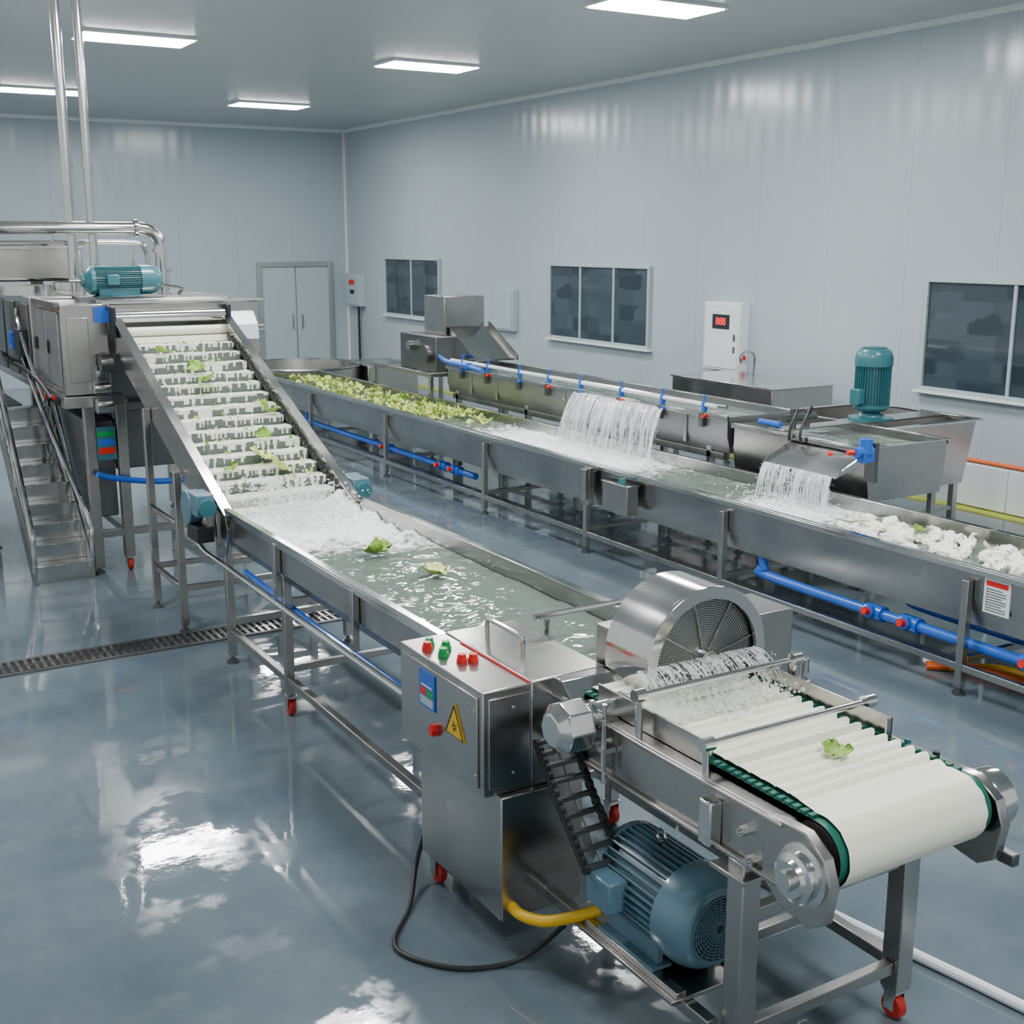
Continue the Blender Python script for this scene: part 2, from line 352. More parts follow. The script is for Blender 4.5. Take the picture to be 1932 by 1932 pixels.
def waterfall(label, a, b, drop, out, n, r=.006, spread=.05, up=0., dens=.55):
    a = Vector(a); b = Vector(b); out = Vector(out); m = MB()
    for i in range(n):
        t = (i+random.random())/n; p = a.lerp(b, t); k = random.uniform(.75, 1.15); pts = []; rr = []
        ph = random.random()*6; s0 = random.choice((0, random.uniform(0, .6))); s1 = random.choice((1, random.uniform(s0+.2, 1)))
        for j in range(9):
            s = s0+(s1-s0)*j/8; q = p+out*(s*k)+Vector((0, 0, -drop*s*s+up*s*(1-s)))
            q += Vector((math.sin(ph+s*4), math.cos(ph+s*5), 0))*spread*.2*s+(b-a).normalized()*spread*(t-.5)*s
            pts.append(q); rr.append(r*random.uniform(.3, 1.6)*(1-.5*s))
        m.tube(pts, rr, 5)
        for _ in range(6):
            s = random.uniform(.35, 1); q = p+out*(s*k)+Vector((random.uniform(-1, 1)*spread, random.uniform(-1, 1)*spread, -drop*s*s+random.uniform(0, .03)))
            e = random.uniform(.002, .006); m.lathe(q-Vector((0, 0, e)), (0, 0, 1), [(0, 0), (e, e), (0, 2*e)], 5)
    o = m.build('waterfall', 'spray', None, loc=tuple(a)); tag(o, label, 'water', kind='stuff')
    nu = int((b-a).length/.008); nv = 14; vs = []; fo = []
    for j in range(nv+1):
        s = j/nv
        for i in range(nu+1):
            t = i/nu; q = a.lerp(b, t)+out*s*(1+.12*noise.noise(Vector((t*14, s*1.5, 2))))+Vector((0, 0, -drop*s*s+up*s*(1-s)))+(b-a).normalized()*spread*(t-.5)*s
            vs.append(q-a); al = dens+.9*noise.noise(Vector((t*nu*.11, s*1.2, 4)))+.5*noise.noise(Vector((t*nu*.37, s*2.5, 7)))-.35*s
            fo.append(max(0, min(.9, al)))
    fs = [(j*(nu+1)+i, j*(nu+1)+i+1, (j+1)*(nu+1)+i+1, (j+1)*(nu+1)+i) for j in range(nv) for i in range(nu)]
    me = bpy.data.meshes.new('water_sheet'); me.from_pydata(vs, [], fs); at = me.attributes.new('foam', 'FLOAT', 'POINT'); at.data.foreach_set('value', fo)
    me.polygons.foreach_set('use_smooth', [True]*len(fs)); me.materials.append(M['sheet'])
    w = bpy.data.objects.new('water_sheet', me); COL.objects.link(w); w.parent = o
    return o
def splash(label, c, size, n, hmax):
    m = MB()
    for _ in range(n):
        x = c[0]+max(-2*size[0], min(2*size[0], random.gauss(0, size[0]))); y = c[1]+random.gauss(0, size[1]); z = c[2]+abs(random.gauss(0, hmax)); e = random.uniform(.003, .01)
        m.lathe((x, y, z-e), (0, 0, 1), [(0, 0), (e*.8, e*.5), (e, e), (e*.8, e*1.5), (0, 2*e)], 6)
    return tag(m.build('splash', 'spray', None, loc=c), label, 'water', kind='stuff')
def leafmesh(seed, w, l, curl):
    rnd = random.Random(seed); vs = []; fs = []; nu, nv = 12, 8
    for i in range(nu+1):
        u = i/nu; hw = w*math.sin(math.pi*min(1, u*.92+.06))**.7*(1+.28*math.sin(u*27+seed))
        for j in range(nv+1):
            v = j/nv*2-1
            z = curl*(u-.5)**2*l*2+curl*.5*abs(v)*w+.2*w*math.sin(9*u+5*v+seed)*abs(v)+rnd.uniform(-.03, .03)*w
            vs.append(((v*hw), (u-.5)*l+.1*math.sin(v*5+seed)*abs(v), z))
    for i in range(nu):
        for j in range(nv): fs.append((i*(nv+1)+j, i*(nv+1)+j+1, (i+1)*(nv+1)+j+1, (i+1)*(nv+1)+j))
    me = bpy.data.meshes.new('leaf'); me.from_pydata(vs, [], fs); me.polygons.foreach_set('use_smooth', [True]*len(fs)); return me
LM = {}
for mt in ('leaf', 'leafpale', 'leafwhite'):
    LM[mt] = []
    for sd in range(4):
        me = leafmesh(sd*3+1, .5, 1., .35+.1*sd); me.materials.append(M[mt]); LM[mt].append(me)
def leaf(p, s, mt, label, group=None, tilt=(0, 0), rz=None, name='vegetable_leaf', sx=1):
    o = bpy.data.objects.new(name, random.choice(LM[mt])); COL.objects.link(o); o.location = p
    o.scale = (s*sx, s*random.uniform(.8, 1.2), s); o.rotation_euler = (tilt[0]+random.uniform(-.2, .2), tilt[1]+random.uniform(-.2, .2), random.uniform(0, 6.3) if rz is None else rz)
    return tag(o, label, 'leaf', group)
def emotor(label, loc, rot, r, L, mat, feet=True, n=40, name='electric_motor', term=(-1, .12)):
    t = T(name, label, 'motor', (0, 0, 0)); h = L/2
    b = MB().lathe((0, -h*.55, 0), (0, 1, 0), [(0, 0), (r*.86, 0), (r*.86, h*1.2), (0, h*1.2)], 40)
    for k in range(n):
        a = 2*math.pi*k/n; b.obox((math.cos(a)*r*.92, h*.05, math.sin(a)*r*.92), (r*.16, h*1.2, r*.04), Matrix.Rotation(-a, 3, 'Y'))
    b.build('motor_body', mat, t)
    MB().lathe((0, -h, 0), (0, 1, 0), [(0, 0), (r*.74, 0), (r*.86, h*.04), (r*.98, h*.14), (r*1.05, h*.27), (r*1.05, h*.5), (0, h*.5)], 48).build('fan_cowl', mat, t)
    MB().lathe((0, -h-.003, 0), (0, 1, 0), [(0, 0), (r*.68, 0), (r*.68, .003), (0, .003)], 40).build('grille_back', 'darkint', t)
    g = MB()
    for q in [.09+.065*k for k in range(10)]: g.lathe((0, -h-.008, 0), (0, 1, 0), [(r*q-.0018, 0), (r*q+.0018, 0), (r*q+.0018, .005), (r*q-.0018, .005), (r*q-.0018, 0)], 36)
    for k in range(24):
        a = 2*math.pi*k/24; g.obox((math.cos(a)*r*.38, -h-.006, math.sin(a)*r*.38), (r*.6, .004, .0026), Matrix.Rotation(-a, 3, 'Y'))
    g.build('fan_grille', mat, t)
    MB().lathe((0, h*.62, 0), (0, 1, 0), [(0, 0), (r, 0), (r, h*.1), (r*.8, h*.18), (r*.45, h*.24), (r*.45, h*.3), (0, h*.3)], 32).build('end_bell', mat, t)
    MB().cyl((0, h*.85, 0), (0, h*1.2, 0), r*.16).build('shaft', 'chrome', t)
    MB().box(term[0]*r*1.35 if term[0] < 0 else r*.8, -r*.8 if term[0] < 0 else r*1.35, h*term[1]-r*.1, h*term[1]+r*.75, -r*.3, r*.4).build('terminal_box', mat, t, bevel=.008)
    if feet:
        MB().box(-r*.95, -r*.45, -h*.5, h*.6, -r*1.16, -r*1.08).box(r*.45, r*.95, -h*.5, h*.6, -r*1.16, -r*1.08).box(-r*.75, -r*.6, -h*.45, h*.55, -r*1.08, -r*.6).box(r*.6, r*.75, -h*.45, h*.55, -r*1.08, -r*.6).build('mounting_foot', mat, t, bevel=.003)
        e = [(0, h*.1+math.cos(a)*r*.14, r*1.14+math.sin(a)*r*.14) for a in [2*math.pi*k/14 for k in range(14)]]
        MB().tube(e, r*.035, 6, True).cyl((0, h*.1, r*.85), (0, h*.1, r*1.02), r*.06).build('lifting_eye', 'chrome', t)
    t.location = loc; t.rotation_euler = rot; return t

# ------------------------------------------------------------------ line A: washing trough
t = T('washing_trough', 'long stainless washing trough full of water below the inclined white conveyor', 'trough', (2.73, 5.7, 0))
trough(t, 2.3, 3.17, 3.8, 7.5, .76, 1.05)
for y, k in ((7.42, 'pad'), (6.38, 'caster'), (4.32, 'caster')):
    for x in (2.33, 3.14): leg(t, x, y, .84, k)
    MB().box(2.355, 3.115, y-.02, y+.02, .26, .3).build('crossbar', 'steel', t, bevel=.003)
    MB().box(2.355, 3.115, y-.02, y+.02, .66, .7).build('crossbar', 'steel', t, bevel=.003)
for x in (2.33, 3.14):
    MB().box(x-.022, x+.022, 3.82, 7.395, .19, .235).build('lower_rail', 'steel', t, bevel=.004)
for y in (7.42, 6.38, 5.3):
    MB().box(2.262, 2.296, y-.022, y+.022, .72, 1.03).build('side_bracket', 'steel', t, bevel=.003)
MB().tube(cr([(2.27, 7.78, 1.0), (2.2, 7.75, .85), (2.2, 7.5, .76), (2.215, 7.2, .74), (2.215, 6, .73), (2.215, 4.4, .73)], 5), .018, 10).build('water_pipe', 'chrome', t)
tag(MB().tube([(2.37, 7.2, .66), (2.37, 6.0, .62), (2.37, 4.4, .61)], .018, 10).build('pipe', 'blue', None, loc=(2.37, 6, .6)), 'blue plastic pipe running under the near washing trough', 'pipe')
MB().tube([(2.66, 4.15, .98), (2.66, 4.15, 1.13)], .014).tube([(2.6, 4.15, 1.15), (3.2, 4.15, 1.15)], .014).tube([(3.16, 4.15, 1.06), (3.16, 4.15, 1.15)], .014).cyl((2.66, 4.15, 1.02), (2.66, 4.15, 1.05), .035).build('overflow_bar', 'chrome', t)
def foamA(x, y):
    f = max(0, (y-5.85)/.9)+.25*noise.noise(Vector((x*3, y*3, 0))); return max(0, min(1, f))*.9-.06+(.12 if x > 2.8 else .03)*max(0, min(1, (y-5.2)/.6))
watersurf('churning grey-green water in the near washing trough', 2.315, 3.155, 3.85, 7.45, .97, foamA, lambda x, y: .008+.08*max(0, min(1, (y-6.1)/.9)), .022)
splash('white splash where the inclined conveyor meets the water', (2.72, 7.1, 1.01), (.17, .22), 1500, .07)
for i, (x, y, s) in enumerate([(2.75, 6.05, .15), (2.82, 5.5, .14)]):
    leaf((x, y, .985), s, 'leaf' if i == 0 else 'leafpale', ['curled green leaf floating in the middle of the near trough', 'pale green leaf floating nearer the control cabinet'][i], tilt=(.1, .1))

# ------------------------------------------------------------------ control cabinet
t = T('control_cabinet', 'stainless control cabinet with buttons and yellow warning triangle', 'cabinet', (2.3, 3.95, 0))
lb = MB().box(2.13, 2.5, 3.63, 4.3, .15, .66).build('lower_body', 'steel', t, bevel=.006)
ub = MB().box(2.07, 2.28, 3.66, 4.35, .66, 1.08).build('upper_body', 'steel', t, bevel=.006)
caster(t, 2.19, 4.26); MB().box(2.17, 2.21, 4.24, 4.28, .12, .15).build('leg', 'chrome', t)
MB().box(2.28, 2.62, 3.66, 4.35, .66, 1.085).build('rear_housing', 'steel', t, bevel=.006)
MB().extx([(3.66, 1.085), (3.66, .9), (3.42, .9), (3.42, .93), (3.6, 1.085)], 2.38, 2.6).build('sloped_cover', 'chrome', t, bevel=.004)
MB().box(2.062, 2.07, 3.69, 4.32, .69, 1.05).build('cabinet_door', 'steel', ub, bevel=.003)
MB().box(2.092, 2.27, 3.652, 3.66, .69, 1.05).build('cabinet_panel', 'steel', ub, bevel=.003)
MB().box(2.2715, 2.2785, 3.665, 4.2, 1.08, 1.086).build('red_edge_strip', 'red', ub)
MB().box(2.056, 2.062, 4.02, 4.15, .88, 1.03).build('label_plate', 'blue', ub)
MB().box(2.0545, 2.056, 4.03, 4.14, .89, .925).build('label_field', 'grey', ub)
MB().box(2.0545, 2.056, 4.09, 4.14, .93, .96).build('label_field', 'red', ub)
MB().box(2.0545, 2.056, 4.03, 4.085, .93, .96).build('label_field', 'green', ub)
MB().box(2.0545, 2.056, 4.04, 4.13, .968, .975).build('label_line', 'white', ub)
MB().extx([(3.78, .84), (3.93, .84), (3.855, .975)], 2.056, 2.062).build('warning_sign', 'yellow', ub)
wm = MB(); cY, cZ = 3.855, .883
for k in range(5):
    a = 2*math.pi*k/5; wm.extx([(cY+math.cos(a)*.024, cZ+math.sin(a)*.024), (cY+math.cos(a+.5)*.008, cZ+math.sin(a+.5)*.008), (cY+math.cos(a-.5)*.008, cZ+math.sin(a-.5)*.008)], 2.054, 2.0555)
for p, q in (((3.785, .843), (3.925, .843)), ((3.925, .843), (3.855, .968)), ((3.855, .968), (3.785, .843))):
    wm.tube([(2.0555, p[0], p[1]), (2.0555, q[0], q[1])], .0026, 4)
wm.build('sign_symbol', 'black', ub)
MB().cyl((2.045, 4.02, .81), (2.062, 4.02, .81), .026).cyl((2.035, 4.02, .81), (2.045, 4.02, .81), .018).build('stop_button', 'red', ub)
for x, y, m in ((2.12, 4.2, 'red'), (2.15, 4.24, 'green'), (2.14, 4.1, 'green'), (2.19, 4.17, 'green'), (2.17, 4.0, 'red'), (2.21, 3.98, 'red')):
    MB().cyl((x, y, 1.08), (x, y, 1.095), .022).cyl((x, y, 1.095), (x, y, 1.112), .017).build('push_button', m, ub)
MB().tube(cr([(2.4, 4.2, 1.08), (2.4, 4.2, 1.15), (2.4, 4.17, 1.165), (2.4, 3.95, 1.165), (2.4, 3.92, 1.15), (2.4, 3.92, 1.08)], 4), .01).build('lid_handle', 'chrome', t)
for z in (.74, 1.0):
    MB().cyl((2.055, 3.7, z), (2.065, 3.7, z), .007).build('screw', 'chrome', ub); MB().cyl((2.2, 3.645, z), (2.2, 3.655, z), .007).build('screw', 'chrome', ub)

t = T('gear_drive', 'silver gear drive with short shaft beside the control cabinet', 'gearbox', (2.3, 3.36, 1.0))
MB().lathe((2.17, 3.36, 1.02), (1, 0, 0), [(0, 0), (.06, 0), (.098, .035), (.098, .13), (.07, .15), (0, .15)], 8).build('gear_housing', 'chrome', t, bevel=.005)
MB().cyl((2.31, 3.36, 1.04), (2.52, 3.36, 1.04), .048, n=20).ring((2.46, 3.36, 1.04), (2.485, 3.36, 1.04), .062, .03).ring((2.34, 3.36, 1.04), (2.355, 3.36, 1.04), .058, .03).build('shaft_sleeve', 'chrome', t)
MB().cyl((2.36, 3.3, .8), (2.36, 3.3, 1.1), .009).cyl((2.34, 3.28, .86), (2.34, 3.28, 1.05), .007).box(2.33, 2.383, 3.26, 3.33, .93, .95).build('adjusting_rod', 'chrome', t)
t = T('cable_chain', 'black ladder-like cable chain hanging from cabinet down to the motor', 'chain', (2.3, 3.35, .6))
path = cr([(0, 3.52, .9), (0, 3.46, .83), (0, 3.38, .73), (0, 3.29, .64), (0, 3.2, .55)], 4)
for x in (2.22, 2.37):
    m = MB()
    for i, p in enumerate(path): m.cyl((x-.008, p.y, p.z), (x+.008, p.y, p.z), .02, n=10)
    m.tube([(x, p.y, p.z) for p in path], .012, 6); m.build('link_strip', 'black', t)
m = MB(); m.tube([(2.295, p.y, p.z-.012) for p in path], .004, 6)
for p in path[::2]: m.box(2.225, 2.365, p.y-.008, p.y+.008, p.z-.004, p.z+.012)
m.build('rungs', 'dark_steel', t)

# ------------------------------------------------------------------ drum screen
zc = 1.145; xd = 2.885; RD = .285
t = T('drum_screen', 'round steel drum screen with mesh face over the belt start', 'drum', (xd, 3.55, .95))
MB().box(2.64, 3.44, 3.5, 3.76, .95, 1.23).build('drum_housing', 'steel', t, bevel=.008)
MB().ring((xd, 3.38, zc), (xd, 3.64, zc), RD, RD-.013, 56).build('drum_shell', 'chrome', t)
MB().ring((xd, 3.37, zc), (xd, 3.39, zc), RD+.003, .24, 56).build('drum_rim', 'chrome', t, bevel=.004)
MB().cyl((xd, 3.415, zc), (xd, 3.42, zc), RD-.013, n=56).build('drum_back', 'meshback', t)
m = MB()
for k in range(23): m.ring((xd, 3.402, zc), (xd, 3.404, zc), .04+.0088*k+.0014, .04+.0088*k-.0008, 56)
for k in range(110):
    a = 2*math.pi*k/110; m.obox((xd+math.cos(a)*.145, 3.403, zc+math.sin(a)*.145), (.2, .0016, .0012), Matrix.Rotation(-a, 3, 'Y'))
m.build('drum_mesh', 'mesh', t)
for k in range(8):
    a = 2*math.pi*(k+.3)/8; MB().obox((xd+math.cos(a)*.14, 3.397, zc+math.sin(a)*.14), (.21, .006, .005), Matrix.Rotation(-a, 3, 'Y')).build('spoke', 'steel', t)
MB().lathe((xd, 3.33, zc), (0, 1, 0), [(0, 0), (.014, 0), (.018, .01), (.018, .03), (.04, .03), (.045, .05), (.045, .07), (0, .07)], 24).build('hub', 'chrome', t)

# ------------------------------------------------------------------ discharge conveyor
XR = 3.12
t = T('discharge_conveyor', 'short stainless discharge conveyor with ribbed white belt and green belt edges', 'conveyor', (2.8, 2.9, 0))
for x0, x1 in ((2.385, 2.442), (XR-.018, XR+.035)):
    s = -1 if x0 < 2.8 else 1; xo = x0 if s < 0 else x1
    b = MB().box(x0, x1, 2.42, 3.78, .82, 1.022)
    b.box(min(xo, xo+s*.018), max(xo, xo+s*.018), 2.42, 3.78, 1.008, 1.022).box(min(xo, xo+s*.018), max(xo, xo+s*.018), 2.42, 3.78, .82, .835)
    b.build('side_frame', 'steel', t, bevel=.004)
    xa, xb = (2.391, 2.42) if s < 0 else (XR, XR+.029)
    MB().extx([(2.5, 1.02), (2.5, .82), (2.42, .76), (2.3, .74), (2.24, .78), (2.22, .9), (2.25, .98), (2.33, 1.03), (2.42, 1.03)], xa-(.012 if s < 0 else 0), xb+(.012 if s > 0 else 0)).build('end_plate', 'steel', t, bevel=.004)
ZR, RB = .94, .1
def loop(rad, y0=2.35, y1=3.62, zc=ZR, n=20, seg=.012):
    pts = []; k = int((y1-y0)/seg)
    for i in range(k+1): pts.append((y1-(y1-y0)*i/k, zc+rad))
    for i in range(1, n): a = math.pi/2+math.pi*i/n; pts.append((y0+math.cos(a)*rad, zc+math.sin(a)*rad))
    for i in range(k+1): pts.append((y0+(y1-y0)*i/k, zc-rad))
    for i in range(1, n): a = -math.pi/2+math.pi*i/n; pts.append((y1+math.cos(a)*rad, zc+math.sin(a)*rad))
    return pts
P = loop(RB+.002); n = len(P); m = MB()
m.add([(x, p[0], p[1]) for p in P for x in (2.445, XR-.02)], [(2*i, 2*i+1, 2*((i+1) % n)+1, 2*((i+1) % n)) for i in range(n)])
bel = m.build('belt', 'beltgreen', t)
for x in (2.446, XR-.045):
    tm = MB().box(x+.008, x+.016, 2.37, 3.58, 1.042, 1.046)
    for y in [2.37+.033*k for k in range(37)]: tm.box(x, x+.024, y, y+.018, 1.042, 1.052)
    tm.build('belt_teeth', 'beltgreen', bel)
RC = RB+.006; P = loop(RC, seg=.0055); n = len(P); m = MB(); vs = []; NX = 6; s = 0; PI_ = .058
for i, p in enumerate(P):
    q = P[i-1]; s += math.dist(p, q) if i else 0
    onroll = p[0] < 2.35
    fl = max(0, min(1, (p[0]-2.37)/.12)) if p[1] > ZR and not onroll else 0
    h = abs(math.sin(math.pi*s/PI_)); amp = .004+(.02*(h**.7)-.004)*fl+(.0015*h if fl == 0 else 0)
    dy, dz = (0, 1) if 2.35 < p[0] < 3.62 else ((p[0]-2.35)/RC, (p[1]-ZR)/RC) if p[0] <= 2.35 else (1, 0)
    if p[1] < ZR-.09: dz = -1
    lo = 2.472+.022*(1-h)*max(.2, fl); hi = XR-.048-.022*(1-h)*max(.2, fl)
    for j in range(NX+1): vs.append((lo+(hi-lo)*j/NX, p[0]+dy*amp, p[1]+dz*amp))
m.add(vs, [(i*(NX+1)+j, i*(NX+1)+j+1, ((i+1) % n)*(NX+1)+j+1, ((i+1) % n)*(NX+1)+j) for i in range(n) for j in range(NX)])
m.build('belt_cover', 'cream', bel, ang=50)
for y in (2.35, 3.62): MB().cyl((2.445, y, ZR), (XR-.02, y, ZR), RB-.004, n=32).build('roller', 'steel', t)
MB().lathe((2.3, 2.33, .9), (1, 0, 0), [(0, 0), (.03, 0), (.032, .02), (.055, .02), (.06, .035), (.075, .04), (.075, .07), (.095, .075), (.095, .085), (0, .085)], 32).build('bearing', 'chrome', t)
MB().lathe((XR+.041, 2.35, .93), (1, 0, 0), [(0, 0), (.095, 0), (.1, .01), (.1, .07), (.085, .075), (.08, .065), (.03, .06), (.03, .075), (0, .075)], 36).build('bearing', 'chrome', t)
MB().box(XR+.041, XR+.075, 2.2, 2.5, .76, .8).build('bearing_bracket', 'dark_steel', t, bevel=.004)
for y, z in ((2.72, .95), (2.72, .86), (2.58, .93), (2.54, .85)): MB().cyl((2.36, y, z), (2.387, y, z), .017, n=6).cyl((2.35, y, z), (2.36, y, z), .009, n=12).build('bolt', 'chrome', t)
MB().box(2.335, 2.385, 2.69, 2.75, .83, .98).build('clamp', 'chrome', t, bevel=.006)
MB().box(2.444, 2.452, 2.84, 3.46, 1.022, 1.11).box(2.444, 2.47, 2.84, 2.848, 1.022, 1.11).build('belt_guard', 'steel', t, bevel=.002)
MB().box(XR-.03, XR-.022, 2.66, 3.46, 1.022, 1.12).box(XR-.05, XR-.022, 2.66, 2.668, 1.022, 1.12).build('belt_guard', 'steel', t, bevel=.002)
for y, z in ((2.8, 1.125), (3.16, 1.17)):
    MB().cyl((2.405, y, z), (XR+.01, y, z), .012, n=12).build('cross_rod', 'chrome', t)
    for x in (2.405, XR+.01): MB().cyl((x, y, 1.022), (x, y, z+.015), .015, n=12).cyl((x-.022, y, z), (x+.022, y, z), .024, n=16).build('rod_post', 'chrome', t)
MB().box(XR, XR+.07, 3.12, 3.24, 1.022, 1.09).cyl((XR+.03, 3.18, 1.09), (XR+.03, 3.18, 1.18), .03, n=16).cyl((XR+.07, 3.18, 1.1), (XR+.07, 3.18, 1.16), .022, n=14).build('valve_block', 'chrome', t, bevel=.004)
for y in (2.5, 2.62): MB().cyl((XR+.012, y, 1.02), (XR+.012, y, 1.05), .012, n=10).build('knob', 'black' if y == 2.5 else 'teal', t)
for x, k in ((2.405, 'pad'), (XR+.02, 'caster')):
    leg(t, x, 2.6, .82, k, .075)
    MB().box(x-.06, x+.06, 2.54, 2.7, .765, .782).build('leg_flange', 'steel', t, bevel=.003)
MB().box(2.33, 2.375, 2.66, 3.8, .19, .235).build('lower_rail', 'steel', t, bevel=.004)
MB().box(XR-.0, XR+.045, 2.64, 3.8, .19, .235).build('lower_rail', 'steel', t, bevel=.004)
for y in (3.44, 3.0): MB().box(2.375, XR, y-.02, y+.02, .19, .235).build('crossbar', 'steel', t, bevel=.003)
for z in (.19, .6): MB().box(2.44, XR-.02, 2.58, 2.62, z, z+.045).build('crossbar', 'steel', t, bevel=.003)
MB().box(2.28, 2.64, 2.78, 3.36, .236, .252).box(2.3, 2.34, 2.78, 3.36, .252, .276).box(2.58, 2.62, 2.78, 3.36, .252, .276).build('motor_plate', 'steel', t, bevel=.003)
leaf((2.8, 2.62, 1.078), .085, 'leaf', 'single green leaf lying on the ribbed white belt')
waterfall('water running off the drum onto the ribbed belt', (2.5, 3.31, 1.19), (3.06, 3.31, 1.19), .12, (0, -.17, 0), 90, .0028, .04, .02, .05)
splash('fine splash on the ribbed belt below the drum', (2.78, 3.12, 1.07), (.14, .05), 220, .02)
emotor('large blue-grey electric motor beneath the discharge conveyor', (2.46, 3.06, .472), (0, 0, 0), .168, .58, 'bluegrey')
tag(MB().tube(cr([(2.18, 3.66, .2), (2.18, 3.56, .2), (2.22, 3.45, .22), (2.3, 3.35, .27), (2.36, 3.3, .3)], 5), .022, 12).build('hose', 'yellow', None, loc=(2.2, 3.5, .2)), 'short yellow hose between the cabinet and the motor', 'hose')
tag(MB().tube(cr([(2.15, 4.32, .2), (2.1, 4.3, .08), (1.98, 4.12, .012), (1.82, 3.93, .012), (1.82, 3.8, .012), (1.94, 3.64, .012), (2.1, 3.57, .012), (2.2, 3.52, .06), (2.28, 3.42, .2)], 8), .01, 8).build('cable', 'black', None, loc=(2, 3.7, 0)), 'black cable looping across the wet floor by the cabinet', 'cable')
tag(MB().tube(cr([(3.35, 3.6, .022), (3.45, 3.0, .022), (3.52, 2.6, .022), (3.6, 2.2, .022), (3.8, 1.7, .022)], 6), .022, 10).build('hose', 'white', None, loc=(3.5, 2.6, 0)), 'white hose lying on the floor by the front leg', 'hose')

# ------------------------------------------------------------------ inclined conveyor
def I(s, h): return (7.35+.922*s-.387*h, .95+.387*s+.922*h)
SE = 2.5
t = T('inclined_conveyor', 'inclined stainless conveyor with white cleated belt rising to the big machine', 'conveyor', (2.7, 8.5, 0))
for x0, x1 in ((2.275, 2.3), (3.14, 3.165)):
    a = MB().extx([I(-.12, -.16), I(2.68, -.16), I(2.68, .12), I(-.02, .12), I(-.12, .04)], x0, x1)
    o = a.build('side_panel', 'steel', t, bevel=.003)
    MB().extx([I(-.1, .12), I(2.68, .12), I(2.68, .132), I(-.1, .132)], x0-.02, x1+.02).build('panel_flange', 'chrome', o)
m = MB(); m.extx([I(-.05, -.05), I(SE, -.05), I(SE, -.02), I(-.05, -.02)], 2.32, 3.12)
belt = m.build('belt', 'meshback', t)
# stepped, water-covered white slats; dark gaps, and shade painted comb-like on each downhill riser
vs = []; fs = []; mi = []; nx = 120; P0 = .165; NR = 30; ns = int(round((SE-.02)/P0*NR))
for j in range(ns+1):
    s = -.02+P0*j/NR; k = j % NR; row = j//NR
    for i in range(nx+1):
        x = 2.33+.78*i/nx
        wob = .01*noise.noise(Vector((x*8, row*3.1, 0)))
        if k < 3: h = -.006
        elif k < 6: h = -.006+.061*(k-2)/4
        else: h = .055*(1-(k-6)/(NR-6))**.9
        if k >= 5: h += .005*noise.noise(Vector((x*30, s*30, 2)))+.008*noise.noise(Vector((x*8, s*8, 6)))*(1-k/NR)
        y, z = I(s+wob, h); vs.append((x, y, z))
for j in range(ns):
    k = j % NR; row = j//NR
    for i in range(nx):
        x = 2.33+.78*(i+.5)/nx
        tooth = noise.noise(Vector((x*42, row*7.7, 1))); big = noise.noise(Vector((x*6, row*2.3, 8)))
        top = 3+(2 if tooth > -.05 else 0)+(1 if big > .1 else 0)
        dark = row > 1 and k < top and tooth > -.38 and big > -.42
        fs.append((j*(nx+1)+i, j*(nx+1)+i+1, (j+1)*(nx+1)+i+1, (j+1)*(nx+1)+i)); mi.append(1 if dark else 0)
off = Vector(LOC[belt.name]); me = bpy.data.meshes.new('belt_slats'); me.from_pydata([Vector(p)-off for p in vs], [], fs)
me.materials.append(M['wetwhite']); me.materials.append(M['gapshade']); me.polygons.foreach_set('material_index', mi)
me.polygons.foreach_set('use_smooth', [True]*len(fs)); me.set_sharp_from_angle(angle=R(38))
o = bpy.data.objects.new('belt_slats', me); COL.objects.link(o); o.parent = belt
for x in (2.302, 3.118):
    ed = MB(); s = 0; ed.extx([I(0, 0), I(SE, 0), I(SE, .02), I(0, .02)], x, x+.02)
    while s < SE-.06: ed.extx([I(s, .01), I(s+.05, .01), I(s+.025, .055)], x, x+.02); s += .055
    ed.build('edge_teeth', 'dark_steel', belt)
MB().extx([I(0, -.14), I(2.5, -.14), I(2.5, -.13), I(0, -.13)], 2.3, 3.14).build('drip_pan', 'dark_steel', t)
for x in (2.245, 3.195):
    leg(t, x, 8.9, 1.5); leg(t, x, 8.2, 1.15)
    for z in (.3, .75): MB().box(x-.015, x+.015, 8.225, 8.875, z, z+.035).build('brace', 'steel', t, bevel=.003)
for y in (8.9, 8.2): MB().box(2.27, 3.17, y-.02, y+.02, .3, .34).build('crossbar', 'steel', t, bevel=.003)
for x, s in ((2.19, -1), (3.25, 1)):
    g = T('gear_motor', 'blue-teal gear motor on the %s foot of the inclined conveyor' % ('left' if s < 0 else 'right'), 'motor', (x, 7.55, .95))
    MB().cyl((x-s*.02, 7.58, 1.03), (x+s*.07, 7.58, 1.03), .11, n=20).box(x-.06, x+.055, 7.36, 7.58, 1.0, 1.14).build('motor_housing', 'bluegrey', g, bevel=.008)
    MB().cyl((x, 7.32, 1.06), (x, 7.38, 1.06), .055, n=16).build('end_cap', 'teal', g)
    MB().box(x-.06, x+.05, 7.38, 7.6, .83, .93).build('bracket', 'black', g, bevel=.004)
inc = [(2.5, 2.18, .09, 'small leaf near the top left of the inclined belt'), (2.68, 1.9, .14, 'curled green leaf high on the inclined belt'), (2.72, 1.72, .13, 'larger green leaf in the upper middle of the inclined belt'), (2.66, 1.6, .1, 'small leaf just under the larger upper leaf'),
       (3.0, 1.2, .14, 'green leaf against the right side of the inclined belt'), (2.85, .88, .12, 'pale leaf low in the middle of the inclined belt'), (2.75, .62, .15, 'crumpled green leaf low on the inclined belt'), (2.82, .45, .15, 'lowest green leaf on the inclined belt above the splash'), (2.5, .5, .1, 'small leaf low on the left of the inclined belt')]
for x, s, sz, lb in inc:
    y, z = I(s, .07); leaf((x, y, z), sz, random.choice(('leaf', 'leaf', 'leafpale')), lb, tilt=(.4, 0))
